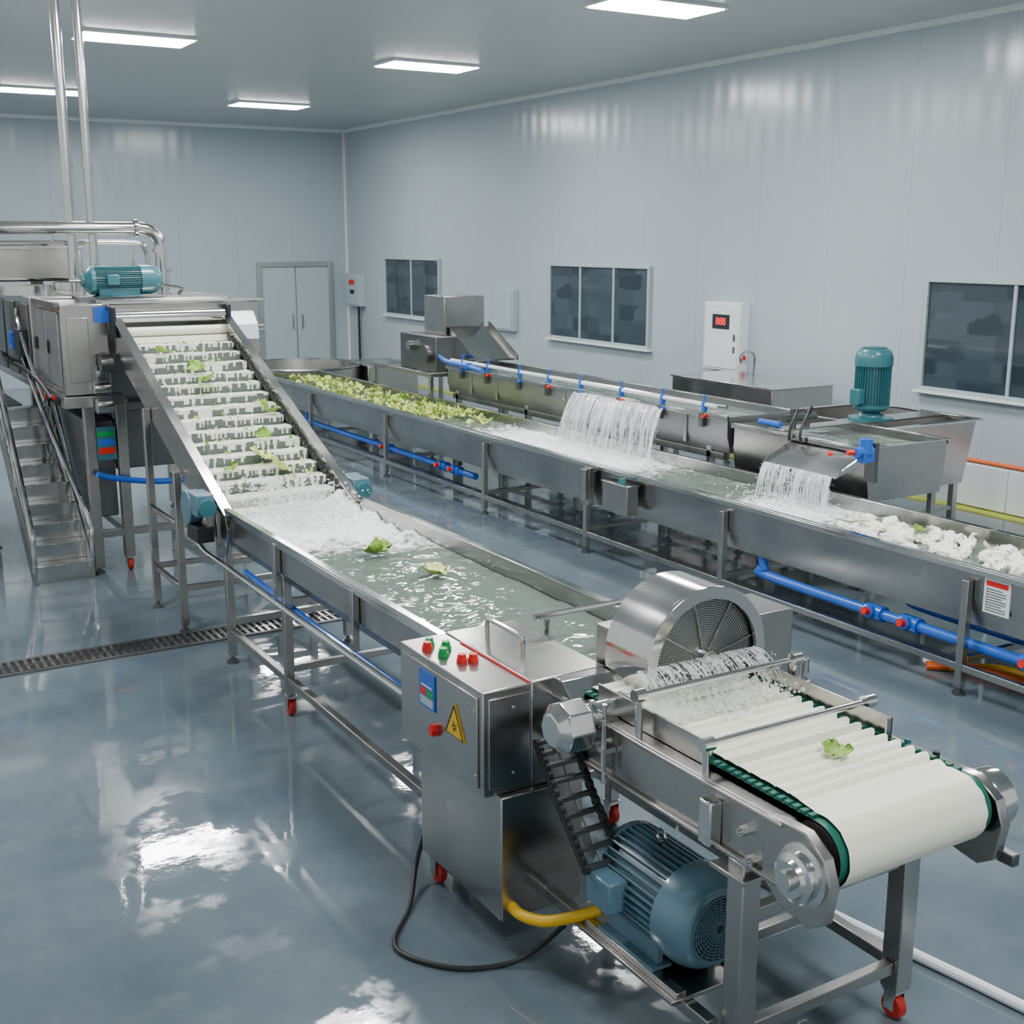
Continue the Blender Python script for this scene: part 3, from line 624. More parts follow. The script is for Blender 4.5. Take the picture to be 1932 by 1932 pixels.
for k in range(90):
    s = -.02+P0*(random.randint(2, 14)+random.uniform(.25, .6)); y, z = I(s, .05); leaf((random.uniform(2.38, 3.05), y, z), random.uniform(.02, .045), random.choice(('leafpale', 'leafpale', 'leafpale', 'leaf')), 'tiny pale green scrap stuck on the inclined white belt', 'tiny scraps on the inclined belt', tilt=(.4, 0), sx=.6, name='leaf_scrap')
splash('water drops spraying along the lower inclined belt', (2.72, 7.5, 1.08), (.18, .13), 400, .05)

# ------------------------------------------------------------------ big washing machine
t = T('washing_machine', 'large stainless washing machine on a tall frame behind the inclined conveyor', 'machine', (2.6, 11, 0))
MB().box(1.9, 2.25, 9.92, 10.9, 1.5, 2.2).build('side_housing', 'steel', t, bevel=.008)
MB().box(1.85, 2.2, 10.9, 13.0, 1.45, 2.22).build('side_housing', 'steel', t, bevel=.008)
MB().box(2.25, 3.4, 10.25, 13.0, 1.35, 2.22).build('main_body', 'steel', t, bevel=.008)
MB().box(3.18, 3.46, 9.85, 10.24, 1.75, 2.2).build('drive_housing', 'steel', t, bevel=.008)
MB().extx([(9.68, 1.9), (9.7, 2.02), (9.8, 2.12), (9.85, 2.12), (9.85, 1.88)], 3.19, 3.4).build('chute_plate', 'white', t, bevel=.004)
MB().box(2.25, 3.18, 9.85, 10.25, 2.06, 2.2).build('hood', 'steel', t, bevel=.006)
MB().box(2.2, 3.5, 9.83, 9.86, 2.2, 2.225).build('hood_lip', 'chrome', t, bevel=.003)
for x in (2.25, 3.16): MB().box(x, x+.018, 9.7, 9.85, 1.95, 2.18).build('hood_cheek', 'darkint', t)
for z, y, r in ((2.1, 9.79, .05), (1.985, 9.76, .04)):
    MB().cyl((2.28, y, z), (3.15, y, z), r, n=24).build('roller', 'chrome' if z > 2 else 'cream', t)
MB().extx([(9.66, 1.9), (9.72, 1.9), (9.72, 1.945), (9.68, 1.95)], 2.31, 3.13).build('apron', 'cream', t)
for x in (2.09, 2.34, 3.36):
    for y in (10.1, 12.4): leg(t, x, y, 1.42, 'caster' if (x == 2.34 and y < 11) else 'pad', .08)
for x in (2.09, 2.34, 3.36):
    MB().box(x-.03, x+.03, 10.14, 12.36, .3, .36).build('lower_rail', 'steel', t, bevel=.004)
    MB().box(x-.035, x+.035, 9.95, 12.6, 1.42, 1.49 if x < 2.2 else 1.345+.1).build('upper_rail', 'steel', t, bevel=.004)
for z in (.3, 1.34):
    MB().box(2.13, 3.32, 10.07, 10.13, z, z+.06).build('crossbar', 'steel', t, bevel=.004)
MB().box(1.88, 2.34, 9.9, 10.06, 1.4, 1.49).build('deck_edge', 'steel', t, bevel=.004)
MB().box(2.1, 2.3, 10.2, 12.2, .45, 1.25).build('lower_tank', 'dark_steel', t, bevel=.01)
MB().box(2.35, 3.3, 10.4, 12.2, .8, 1.3).build('lower_hopper', 'dark_steel', t, bevel=.01)
st = MB().box(2.13, 2.28, 10.04, 10.05, .95, 1.22).box(2.13, 2.15, 10.05, 10.2, 1.0, 1.02).build('sticker', 'teal', t)
MB().box(2.14, 2.27, 10.035, 10.04, 1.0, 1.05).build('sticker_field', 'red', st)
MB().box(2.14, 2.27, 10.035, 10.04, 1.07, 1.12).build('sticker_field', 'blue', st)
MB().box(2.14, 2.27, 10.035, 10.04, 1.14, 1.18).build('sticker_field', 'green', st)
MB().box(2.14, 2.2, 9.905, 9.92, 1.6, 1.72).cyl((2.17, 9.88, 1.66), (2.17, 9.92, 1.66), .03).build('latch', 'chrome', t)
MB().box(2.15, 2.25, 9.89, 9.92, 2.06, 2.18).build('blue_plate', 'blue', t)
MB().box(1.94, 2.1, 9.905, 9.92, 1.6, 2.1).build('access_panel', 'steel', t, bevel=.004)
for y0 in (10.0, 10.48):
    MB().box(1.885, 1.9, y0, y0+.42, 1.56, 2.14).build('access_panel', 'steelR', t, bevel=.004)
    MB().box(1.87, 1.885, y0+.36, y0+.39, 1.8, 1.9).build('panel_handle', 'black', t)
for y0 in (10.98, 11.6, 12.2): MB().box(1.832, 1.85, y0, y0+.5, 1.52, 2.16).build('access_panel', 'dark_steel', t, bevel=.004)
for z in (1.5, 2.2): MB().box(1.86, 1.9, 9.93, 10.88, z-.02, z+.02).build('edge_angle', 'dark_steel', t, bevel=.003)
MB().tube(cr([(1.86, 12.6, 1.66), (1.8, 12.0, 1.62), (1.8, 11.2, 1.62), (1.82, 10.6, 1.56), (1.84, 10.2, 1.45)], 5), .02, 8).build('conduit', 'black', t)
MB().tube(cr([(1.84, 11.5, 2.1), (1.78, 11.1, 2.0), (1.8, 10.8, 1.7), (1.84, 10.5, 1.4)], 5), .014, 8).build('conduit', 'chrome', t)
MB().box(1.76, 1.83, 11.0, 11.25, 1.72, 1.95).build('junction_box', 'darkint', t, bevel=.005)
MB().box(1.78, 1.83, 11.5, 11.7, 1.75, 1.9).build('junction_box', 'blue', t, bevel=.005)
MB().cyl((2.1, 9.8, 1.42), (2.22, 9.8, 1.42), .06, n=18).build('coupling', 'chrome', t)
MB().cyl((2.1, 9.86, 1.55), (2.22, 9.86, 1.55), .05, n=18).build('coupling', 'chrome', t)
MB().cyl((2.15, 9.82, 1.75), (2.24, 9.82, 1.75), .07, n=20).build('coupling', 'dark_steel', t)
for y, z in ((10.2, 1.46), (10.5, 1.44), (10.8, 1.45)): MB().cyl((1.84, y, z), (1.87, y, z), .02, n=12).build('valve_knob', 'red', t)
MB().cyl((3.46, 10.05, 1.95), (3.56, 10.05, 1.95), .06, n=18).cyl((3.5, 10.05, 1.8), (3.5, 10.05, 1.95), .03).build('hand_wheel', 'chrome', t)
MB().tube(cr([(2.3, 10.9, 2.22), (2.3, 10.9, 2.32), (2.5, 10.9, 2.34), (3.1, 10.9, 2.28), (3.1, 10.9, 2.22)], 4), .015).build('top_rod', 'chrome', t)
MB().cyl((1.95, 11.5, 2.22), (1.95, 11.5, 2.3), .22, n=24).build('lid', 'chrome', t)
MB().cyl((2.6, 12.2, 2.22), (2.6, 12.2, 2.3), .3, n=24).build('lid', 'chrome', t)
MB().box(2.15, 2.85, 10.42, 10.58, 2.2, 2.232).build('motor_rail', 'dark_steel', t, bevel=.003)
emotor('teal electric motor lying on top of the large washing machine', (2.5, 10.5, 2.365), (0, 0, R(90)), .115, .66, 'teal')
tag(MB().tube(cr([(2.1, 9.98, .85), (2.25, 10.0, .8), (2.6, 10.0, .74), (3.0, 10.05, .74), (3.3, 10.1, .8)], 5), .025, 10).build('pipe', 'blue', None, loc=(2.6, 10, .75)), 'blue pipe under the large washing machine', 'pipe')

# staircase
t = T('staircase', 'stainless staircase with wide treads climbing to the platform at far left', 'stairs', (1.8, 10.6, 0))
N = 9; ry, rz = .14, .142
for i in range(N):
    MB().box(1.58, 2.0, 10+ry*i, 10+ry*i+.155, rz*(i+1)-.02, rz*(i+1)).box(1.58, 2.0, 10+ry*i+.02, 10+ry*i+.028, rz*i, rz*(i+1)-.02).build('tread', 'chrome', t, bevel=.003)
for x in (1.56, 2.0):
    MB().extx([(9.96, 0), (10.12, 0), (10+ry*N+.08, rz*N-.14), (10+ry*N+.08, rz*N+.06), (9.96, .16)], x, x+.02).build('stringer', 'steel', t, bevel=.003)
    xx = x+.01
    if x < 1.7: top = [(xx, 10.6, 1.12), (xx, 11.2, 1.76), (xx, 11.32, 1.82)]
    else: top = [(xx-.12, 10.6, 1.12), (xx-.17, 10.95, 1.47), (xx-.2, 11.32, 1.82)]
    MB().tube(cr([(xx, 9.99, .1), (xx, 9.97, .3), (xx, 10.03, .5)]+top, 5), .02, 8).tube([(xx, 10.6, .6), (top[0][0], 10.6, 1.12)], .013).tube([(xx, 9.985, .3), (xx, 11.0, 1.3)], .012).build('handrail', 'chrome', t)
t = T('platform', 'raised steel platform with railing beside the large machine', 'platform', (1.3, 12.3, 0))
MB().box(.3, 1.8, 11.36, 13.6, 1.24, 1.28).build('deck', 'dark_steel', t, bevel=.004)
for x, y in ((.35, 11.45), (1.5, 11.45), (.35, 13.5), (1.75, 13.5)): leg(t, x, y, 1.24)
r_ = MB()
for y in (11.45, 12.2, 12.9, 13.5): r_.tube([(.35, y, 1.28), (.35, y, 2.1)], .016)
r_.tube([(.35, 11.45, 2.1), (.35, 13.5, 2.1)], .018).tube([(.35, 11.45, 1.7), (.35, 13.5, 1.7)], .014)
for x in (.9, 1.45): r_.tube([(x, 11.42, 1.28), (x, 11.42, 1.9)], .014)
r_.tube([(.35, 11.42, 1.9), (1.45, 11.42, 1.9)], .016)
r_.build('railing', 'chrome', t)
t = T('operator_console', 'small operator console with amber screen at the left edge', 'console', (1.52, 11.9, 1.28))
MB().box(1.45, 1.6, 11.85, 11.95, 1.28, 1.75).build('stand', 'dark_steel', t, bevel=.005)
hd = MB().box(1.34, 1.72, 11.82, 11.98, 1.75, 2.12).build('console_housing', 'darkint', t, bevel=.008)
MB().box(1.44, 1.62, 11.81, 11.82, 2.0, 2.06).build('screen', 'amber', hd)
MB().box(1.4, 1.66, 11.81, 11.82, 1.8, 1.9).build('keypad', 'blue', hd)

# overhead pipes and duct
t = T('steel_pipe', 'thick horizontal steel pipe with elbow dropping behind the machine', 'pipe', (1.5, 11.3, 2.78))
el = [(-2.5, 11.3, 2.79), (2.9, 11.3, 2.79)]+[(2.9+.18*math.sin(a), 11.3, 2.61+.18*math.cos(a)) for a in [R(x) for x in (15, 30, 45, 60, 75, 90)]]+[(3.08, 11.3, 2.22)]
MB().tube(el, .055, 18).build('pipe_run', 'chrome', t)
for x in (.3, 1.55, 2.85): MB().ring((x, 11.3, 2.79), (x+.03, 11.3, 2.79), .078, .05, 20).build('pipe_flange', 'chrome', t)
for z in (2.58, 2.4, 2.25): MB().ring((3.08, 11.3, z), (3.08, 11.3, z+.03), .078, .05, 20).build('pipe_flange', 'chrome', t)
t = T('steel_pipe', 'thinner steel pipe looping just under the thick overhead pipe', 'pipe', (2.3, 11.6, 2.6))
MB().tube(cr([(1.6, 11.6, 2.66), (2.2, 11.6, 2.66), (2.9, 11.6, 2.66), (3.02, 11.6, 2.6), (3.04, 11.6, 2.45), (3.04, 11.6, 2.22)], 5), .025, 12).build('pipe_run', 'chrome', t)
MB().tube([(2.9, 11.6, 2.66), (2.9, 11.6, 2.23)], .02, 10).build('pipe_branch', 'chrome', t)
MB().tube([(2.2, 11.6, 2.66), (2.2, 11.6, 2.79)], .02, 10).build('pipe_branch', 'chrome', t)
for x, y, r, lb in ((2.36, 11.53, .045, 'left of the two vertical steel pipes rising to the ceiling'), (2.52, 11.43, .038, 'right of the two vertical steel pipes rising to the ceiling')):
    tag(MB().cyl((x, y, 2.225), (x, y, ZC), r, n=18).ring((x, y, ZC-.03), (x, y, ZC-.001), r+.03, r-.005, 20).ring((x, y, 3.3), (x, y, 3.33), r+.012, r-.005, 20).build('vertical_pipe', 'chrome', None, loc=(x, y, 2.22)), lb, 'pipe')
t = T('hood_box', 'long rectangular steel hood behind the machine at far left', 'hood', (1.2, 12.9, 2.25))
MB().box(-.8, 2.65, 12.5, 13.2, 2.3, 2.64).build('hood_shell', 'steel', t, bevel=.03)
MB().box(-.82, 2.67, 12.48, 13.22, 2.6, 2.66).build('hood_rim', 'chrome', t, bevel=.006)
for x in (.4, 2.2): MB().box(x, x+.1, 12.7, 12.8, 1.28 if x < 1 else 2.225, 2.3).build('support', 'dark_steel', t)

# ------------------------------------------------------------------ line B
t = T('flume_trough', 'very long middle water trough crossing the hall from back left to right edge', 'trough', (6.4, 9, 0))
trough(t, 5.95, 6.8, 1.6, 16.9, .43, .8, inset=.05)
for y in (2.3, 4.6, 6.8, 8.6, 10.4, 12.7, 15.0, 16.6):
    for x in (5.92, 6.83): leg(t, x, y, .72)
    MB().box(5.95, 6.8, y-.02, y+.02, .2, .24).build('crossbar', 'steel', t, bevel=.003)
for x in (5.92, 6.83): MB().box(x-.02, x+.02, 1.6, 16.6, .2-.045, .199).build('lower_rail', 'steel', t, bevel=.003)
fb = lambda x, y: (.85*math.exp(-((y-9.4)/1.1)**2)+.4*math.exp(-((y-10.6)/1.2)**2)+.8*math.exp(-((y-6.6)/.5)**2)*(1 if x > 6.2 else .5)+.05)
watersurf('flowing water in the long middle trough', 5.965, 6.785, 1.65, 16.85, .715, fb, lambda x, y: .008+.02*fb(x, y), .04)
splash('splash under the wide waterfall in the middle trough', (6.5, 9.5, .725), (.12, .55), 700, .04)
splash('splash under the chute at the right', (6.5, 6.75, .725), (.12, .22), 450, .035)
for i in range(240):
    y = random.uniform(11.9, 16.6) if i > 60 else random.gauss(12.5, .55); y = max(11.3, y)
    leaf((random.uniform(6.06, 6.7), y, .735+random.uniform(0, .03)), random.uniform(.09, .16), random.choice(('leaf', 'leafpale', 'leafpale', 'leafpale', 'leafpale', 'leafpale')), 'pale green cut leaf floating in the far half of the middle trough', 'cut leaves in the middle trough', tilt=(random.uniform(-.4, .4), 0), sx=random.uniform(.25, .8))
def chunk(seed):
    bm = bmesh.new(); bmesh.ops.create_icosphere(bm, subdivisions=4, radius=1)
    for v in bm.verts:
        k = 1+.3*noise.noise(v.co*1.6+Vector((seed*3, 0, 0)))+.22*noise.noise(v.co*3.4+Vector((0, seed, 0))); v.co *= k; v.co.z *= .7
    me = bpy.data.meshes.new('vegetable_piece'); bm.to_mesh(me); bm.free(); me.polygons.foreach_set('use_smooth', [True]*len(me.polygons)); me.materials.append(M['leafwhite']); return me
CH = [chunk(i) for i in range(5)]
for i in range(150):
    y = 6.0-i*.0195; lf = i % 6 == 0
    o = bpy.data.objects.new('cabbage_piece', random.choice(LM['leafwhite']) if lf else CH[i % 5]); COL.objects.link(o); s = random.uniform(.08, .12) if lf else random.uniform(.035, .065)
    o.location = (6.42+random.uniform(-.24, .24), y, .72+random.uniform(0, .03)+(.02 if lf else 0)); o.scale = (s*random.uniform(.8, 1.5), s, s*random.uniform(.8, 1.2)); o.rotation_euler = (random.uniform(-.6, .6), random.uniform(-.6, .6), random.uniform(0, 6))
    tag(o, 'white cabbage piece floating at the right end of the middle trough', 'vegetable', 'white cabbage pieces in the middle trough')
leaf((6.42, 5.4, .79), .09, 'leaf', 'green leaf among the white cabbage pieces')
t = T('valve_box', 'small steel box clamped on the side of the middle trough', 'box', (5.85, 8.0, .5))
MB().box(5.8, 5.915, 7.85, 8.2, .48, .72).build('box_body', 'steel', t, bevel=.006); MB().box(5.79, 5.92, 7.84, 8.21, .72, .735).build('box_lid', 'chrome', t, bevel=.004)
MB().cyl((5.86, 8.0, .735), (5.86, 8.0, .77), .03).build('knob', 'teal', t)
tag(MB().box(5.86, 5.915, 8.48, 8.56, .45, .78).cyl((5.84, 8.52, .5), (5.84, 8.52, .77), .035).build('bracket_cylinder', 'steel', None, loc=(5.86, 8.52, .45), bevel=.003), 'slim steel cylinder bracket on the middle trough side', 'bracket')
lbl = T('notice_label', 'white printed notice with red heading on the middle trough side', 'label', (5.945, 4.42, .55))
MB().box(5.942, 5.9495, 4.32, 4.5, .55, .76).build('paper', 'white', lbl)
MB().box(5.94, 5.942, 4.335, 4.485, .715, .745).build('heading', 'red', lbl)
m = MB(); m.box(5.9407, 5.942, 4.48, 4.482, .565, .705)
for k in range(9): m.box(5.9405, 5.942, 4.345+.03*(k % 3 == 2), 4.482, .565+.016*k, .57+.016*k)
m.build('printed_lines', 'dark_steel', lbl)
def bluerun(label, y0, y1, x=6.2, z=.28, r=.035, vy=()):
    t = T('drain_pipe', label, 'pipe', (x, (y0+y1)/2, z))
    MB().tube(cr([(x, y0, z), (x, (y0+y1)/2, z), (x, y1-.15, z), (x, y1-.03, z+.05), (x, y1, z+.15)], 5), r, 12).build('pipe_run', 'blue', t)
    for y in vy:
        v = MB().cyl((x, y-.07, z), (x, y+.07, z), r*1.5, n=16).cyl((x, y, z), (x-.08, y, z+.02), r*1.1, n=14).build('valve', 'blue', t)
        MB().cyl((x-.08, y, z+.02), (x-.12, y, z+.03), .025, n=12).build('valve_knob', 'red', v)
bluerun('blue drain pipe under the right end of the middle trough', 1.8, 6.5, vy=(5.1, 5.4, 4.2), x=6.05, z=.285, r=.036)
bluerun('second blue drain pipe beside the first under the right end', 1.8, 5.4, x=6.4, z=.29, r=.04)
bluerun('blue drain pipe under the far half of the middle trough', 10.9, 15.6, vy=(11.3, 11.6, 13), x=6.1)
bluerun('thin blue drain pipe behind the one under the far half', 10.0, 12.4, vy=(10.9,), x=6.5, z=.28, r=.03)
tag(MB().tube(cr([(6.1, 5.0, .03), (6.3, 4.8, .03), (6.35, 4.4, .03), (6.2, 3.9, .03), (6.25, 3.0, .03)], 5), .03, 8).build('hose', 'orange', None, loc=(6.2, 4, 0)), 'orange hose lying on the floor under the middle trough', 'hose')
tag(MB().tube(cr([(6.2, 4.9, .03), (6.45, 4.7, .03), (6.5, 4.3, .03), (6.4, 3.7, .03)], 5), .025, 8).build('hose', 'yellow', None, loc=(6.4, 4, 0)), 'yellow hose lying beside the orange hose at the right edge', 'hose')

# ------------------------------------------------------------------ line C
CX0, CX1, CZ = 7.0, 7.75, 1.19
t = T('rinse_trough', 'far stainless rinsing trough with spray pipe along its front rim', 'trough', (7.4, 10.6, 0))
trough(t, CX0, CX1, 8.02, 13.2, .87, CZ, inset=.03, mat='steelR')
for y in (8.3, 9.8, 11.4, 13.0):
    for x in (CX0+.05, CX1-.05): leg(t, x, y, .9, s=.06)
    MB().box(CX0+.08, CX1-.08, y-.02, y+.02, .4, .44).build('crossbar', 'steel', t, bevel=.003)
for x in (CX0+.05, CX1-.05): MB().box(x-.02, x+.02, 8.3, 13.0, .35, .399).build('lower_rail', 'steel', t, bevel=.003)
MB().box(CX0+.02, CX0+.07, 8.1, 13.1, .8, .86).build('front_rail', 'steel', t, bevel=.003)
for y in (8.6, 9.3, 10.6, 12.0, 12.6): MB().box(CX0-.012, CX0, y-.02, y+.02, .9, CZ-.03).build('side_rib', 'steel', t, bevel=.002)
watersurf('still water in the far rinsing trough', CX0+.015, CX1-.015, 8.05, 13.15, 1.14, lambda x, y: .05, lambda x, y: .008, .05)
t = T('spray_pipe', 'white spray pipe with blue and red valves along the far rinsing trough', 'pipe', (7.05, 10.5, CZ+.08))
MB().cyl((7.0, 8.2, CZ+.075), (7.0, 13.1, CZ+.075), .02, n=12).build('pipe_run', 'white', t)
MB().cyl((7.13, 8.2, CZ+.06), (7.13, 13.1, CZ+.06), .018, n=12).build('pipe_run', 'chrome', t)
for i, y in enumerate((8.35, 8.95, 9.6, 10.3, 10.9, 11.5, 12.2, 12.8)):
    v = MB().box(6.98, 7.02, y-.02, y+.02, CZ+.014, CZ+.1).cyl((7.0, y, CZ+.09), (7.0, y, CZ+.15), .008, n=10).cyl((7.0, y, CZ+.145), (7.0, y, CZ+.158), .022, n=12).build('valve', 'blue', t, bevel=.004)
    MB().cyl((6.935, y-.05, CZ-.02), (6.965, y-.05, CZ-.02), .017, n=12).build('valve_knob', 'red' if i % 2 == 0 else 'blue', v)
    MB().box(6.955, 6.995, y-.025, y+.025, CZ-.12, CZ).build('valve_bracket', 'dark_steel', v)
tag(MB().tube(cr([(6.92, 12.2, 1.22), (6.92, 12.6, 1.24), (6.94, 13.1, 1.25), (7.0, 13.4, 1.28)], 5), .03, 12).cyl((6.92, 12.5, 1.24), (6.92, 12.6, 1.24), .045).build('pipe', 'blue', None, loc=(6.92, 12.8, 1.2)), 'short thick blue pipe at the hopper end of the far trough', 'pipe')
waterfall('wide curtain of water falling from far trough into middle trough', (6.97, 8.9, CZ-.02), (6.97, 10.35, CZ-.02), .45, (-.34, -.22, 0), 190, .0045, .09, .02, .4)
t = T('feed_hopper', 'square steel feed hopper with sloped chute at the far end', 'hopper', (7.4, 13.8, 0))
MB().box(7.15, 7.72, 13.55, 14.1, 1.52, 2.0).build('hopper_box', 'steel', t, bevel=.008)
MB().box(6.95, 7.85, 13.4, 14.4, 1.08, 1.52).build('hopper_base', 'dark_steel', t, bevel=.008)
MB().extx([(13.5, 1.62), (12.85, 1.27), (12.85, 1.25), (13.4, 1.25), (13.5, 1.5)], 7.2, 7.75).build('chute', 'chrome', t)
MB().extx([(13.5, 1.68), (12.8, 1.31), (12.8, 1.25), (13.5, 1.5)], 7.75, 7.77).build('chute_side', 'steel', t)
MB().box(6.86, 7.95, 13.4, 15.2, 1.03, 1.08).build('table_top', 'steel', t, bevel=.005)
for x, y in ((6.9, 13.45), (6.9, 15.1), (7.9, 13.45), (7.9, 15.1)): leg(t, x, y, 1.03)
MB().cyl((6.88, 13.6, 1.3), (6.95, 13.6, 1.3), .11, n=20).build('drive_cover', 'dark_steel', t)
MB().cyl((6.86, 14.0, 1.38), (6.95, 14.0, 1.38), .06, n=20).build('drive_cover', 'steel', t)

t = T('settling_tank', 'open tapered stainless settling tank at the right under the vertical teal motor', 'tank', (8.7, 7.9, 0))
m = MB(); o4 = [(8.1, 7.3), (9.32, 7.3), (9.32, 8.6), (8.1, 8.6)]; b4 = [(8.15, 7.35), (9.25, 7.35), (9.25, 8.55), (8.15, 8.55)]; i4 = [(8.115, 7.315), (9.305, 7.315), (9.305, 8.585), (8.115, 8.585)]; j4 = [(8.165, 7.365), (9.235, 7.365), (9.235, 8.535), (8.165, 8.535)]
vs = [(x, y, 1.08) for x, y in o4]+[(x, y, .5) for x, y in b4]+[(x, y, 1.08) for x, y in i4]+[(x, y, .515) for x, y in j4]
fs = [(4, 5, 6, 7), (12, 13, 14, 15)]
for k in range(4):
    q = (k+1) % 4; fs += [(k, q, q+4, k+4), (k+8, q+8, q+12, k+12), (k, q, q+8, k+8)]
m.add(vs, fs); m.build('tank_body', 'steel', t)
MB().box(8.06, 9.36, 7.26, 7.315, 1.08, 1.1).box(8.06, 9.36, 8.585, 8.64, 1.08, 1.1).box(8.06, 8.115, 7.315, 8.585, 1.08, 1.1).box(9.305, 9.36, 7.315, 8.585, 1.08, 1.1).build('tank_rim', 'chrome', t, bevel=.003)
for x, y in ((8.2, 7.4), (9.2, 7.4), (8.2, 8.5), (9.2, 8.5)): leg(t, x, y, .52, s=.06)
MB().box(8.23, 9.17, 7.38, 7.42, .25, .29).build('crossbar', 'steel', t)
MB().box(8.23, 9.17, 8.48, 8.52, .25, .29).build('crossbar', 'steel', t)
MB().box(8.12, 9.3, 7.62, 7.9, 1.085, 1.1).build('motor_bridge', 'steel', t, bevel=.003)
t2 = T('overflow_box', 'open steel overflow box with chute pouring water into the middle trough', 'box', (7.45, 7.2, 0))
trough(t2, 7.02, 7.9, 6.45, 7.98, .72, 1.14, inset=.04, mat='steel')
MB().box(7.02, 7.9, 7.36, 7.54, 1.152, 1.164).build('valve_plate', 'steel', t2, bevel=.003)
MB().box(7.0, 7.92, 6.42, 6.45, 1.14, 1.152).build('end_rim', 'chrome', t2, bevel=.003)
for x, y in ((7.09, 6.5), (7.83, 6.5), (7.09, 7.93), (7.83, 7.93)): leg(t2, x, y, .76)
MB().box(7.1, 7.8, 6.48, 6.52, .3, .34).build('crossbar', 'steel', t2)
m = MB(); m.exty([(7.02, 1.1), (6.66, .96), (6.66, .952), (7.02, 1.08)], 6.42, 7.2); m.exty([(7.02, 1.14), (6.7, 1.0), (6.66, .952), (7.02, 1.08)], 6.41, 6.42); m.exty([(7.02, 1.14), (6.7, 1.0), (6.66, .952), (7.02, 1.08)], 7.2, 7.21)
m.build('chute', 'chrome', t2)
watersurf('still water inside the open overflow box', 7.035, 7.885, 6.47, 7.96, 1.08, lambda x, y: .08, lambda x, y: .008, .04)
waterfall('narrow sheet of water pouring from the steel chute at right', (6.66, 6.45, .962), (6.66, 7.18, .962), .25, (-.14, -.07, 0), 120, .0045, .05, .02, .42)
v = T('blue_valve', 'blue valve with red knobs mounted above the pouring chute', 'valve', (6.95, 6.36, 1.05))
MB().cyl((6.82, 6.38, 1.14), (7.0, 6.38, 1.14), .04, n=16).cyl((6.92, 6.38, 1.12), (6.92, 6.38, 1.24), .05, n=16).box(6.87, 6.98, 6.34, 6.42, 1.06, 1.14).build('valve_body', 'blue', v, bevel=.004)
MB().cyl((6.77, 6.42, 1.14), (6.82, 6.4, 1.14), .022, n=12).build('valve_knob', 'red', v)
MB().cyl((6.7, 6.55, 1.12), (6.73, 6.53, 1.12), .02, n=12).build('valve_knob', 'red', v)
MB().tube([(6.71, 6.54, 1.11), (6.9, 6.39, 1.12)], .008).build('valve_rod', 'chrome', v)
MB().box(6.98, 7.02, 6.34, 6.44, .9, 1.2).build('valve_mount', 'dark_steel', v)
tt = T('valve_set', 'cluster of dark valves with black hoses on the overflow box', 'valve', (7.3, 7.4, 1.165))
MB().cyl((7.1, 7.45, 1.24), (7.45, 7.45, 1.24), .032, n=14).cyl((7.2, 7.45, 1.165), (7.2, 7.45, 1.32), .028, n=14).cyl((7.36, 7.45, 1.165), (7.36, 7.45, 1.3), .024, n=14).build('valve_body', 'dark_steel', tt)
MB().cyl((7.08, 7.47, 1.19), (7.08, 7.72, 1.19), .025, n=14).build('blue_fitting', 'blue', tt)
MB().tube(cr([(7.2, 7.43, 1.3), (7.1, 7.3, 1.33), (6.98, 7.25, 1.2), (6.96, 7.23, .98)], 5), .012).build('black_hose', 'black', tt)
MB().tube(cr([(7.36, 7.42, 1.28), (7.15, 7.2, 1.36), (6.97, 7.12, 1.2), (6.96, 7.1, 1.1)], 5), .012).build('black_hose', 'black', tt)
emotor('upright teal electric motor standing on the settling tank', (8.45, 7.76, 1.43), (R(-90), 0, 0), .16, .62, 'teal', feet=False, term=(-1, .2))
tag(MB().lathe((8.45, 7.76, 1.101), (0, 0, 1), [(0, 0), (.2, 0), (.2, .02), (.12, .03), (.1, .06), (0, .06)], 24).build('motor_mount', 'teal', None, loc=(8.45, 7.76, 1.1)), 'flat teal mounting flange under the upright motor', 'mount')

t = T('wash_sink', 'steel wash sink with curved tap behind the rinsing trough', 'sink', (9.5, 10.2, 0))
MB().box(9.05, 9.95, 9.7, 11.4, .75, 1.12).build('basin', 'steel', t, bevel=.008); MB().box(9.03, 9.97, 9.68, 11.42, 1.12, 1.135).build('sink_rim', 'chrome', t, bevel=.003)
MB().tube(cr([(9.6, 10.6, 1.13), (9.6, 10.6, 1.38), (9.5, 10.6, 1.45), (9.4, 10.6, 1.4), (9.4, 10.6, 1.32)], 6), .016).build('tap', 'chrome', t)
for x, y in ((9.1, 9.75), (9.9, 9.75), (9.1, 11.35), (9.9, 11.35)): leg(t, x, y, .75)
t = T('low_tub', 'low round-ended steel tub beyond the far end of the middle trough', 'tub', (7.6, 18.6, 0))
MB().lathe((7.2, 18.6, .1), (0, 0, 1), [(0, 0), (.9, 0), (.95, .6), (.98, .62), (.95, .64), (.9, .62), (.85, .06), (0, .06)], 36).build('tub_body', 'steel', t)
MB().box(8.1, 9.0, 18.0, 19.2, .15, .7).build('side_tank', 'steel', t, bevel=.01)
for x, y in ((6.7, 18.1), (8.95, 18.05), (8.95, 19.1), (6.7, 19.1)): leg(t, x, y, .14)

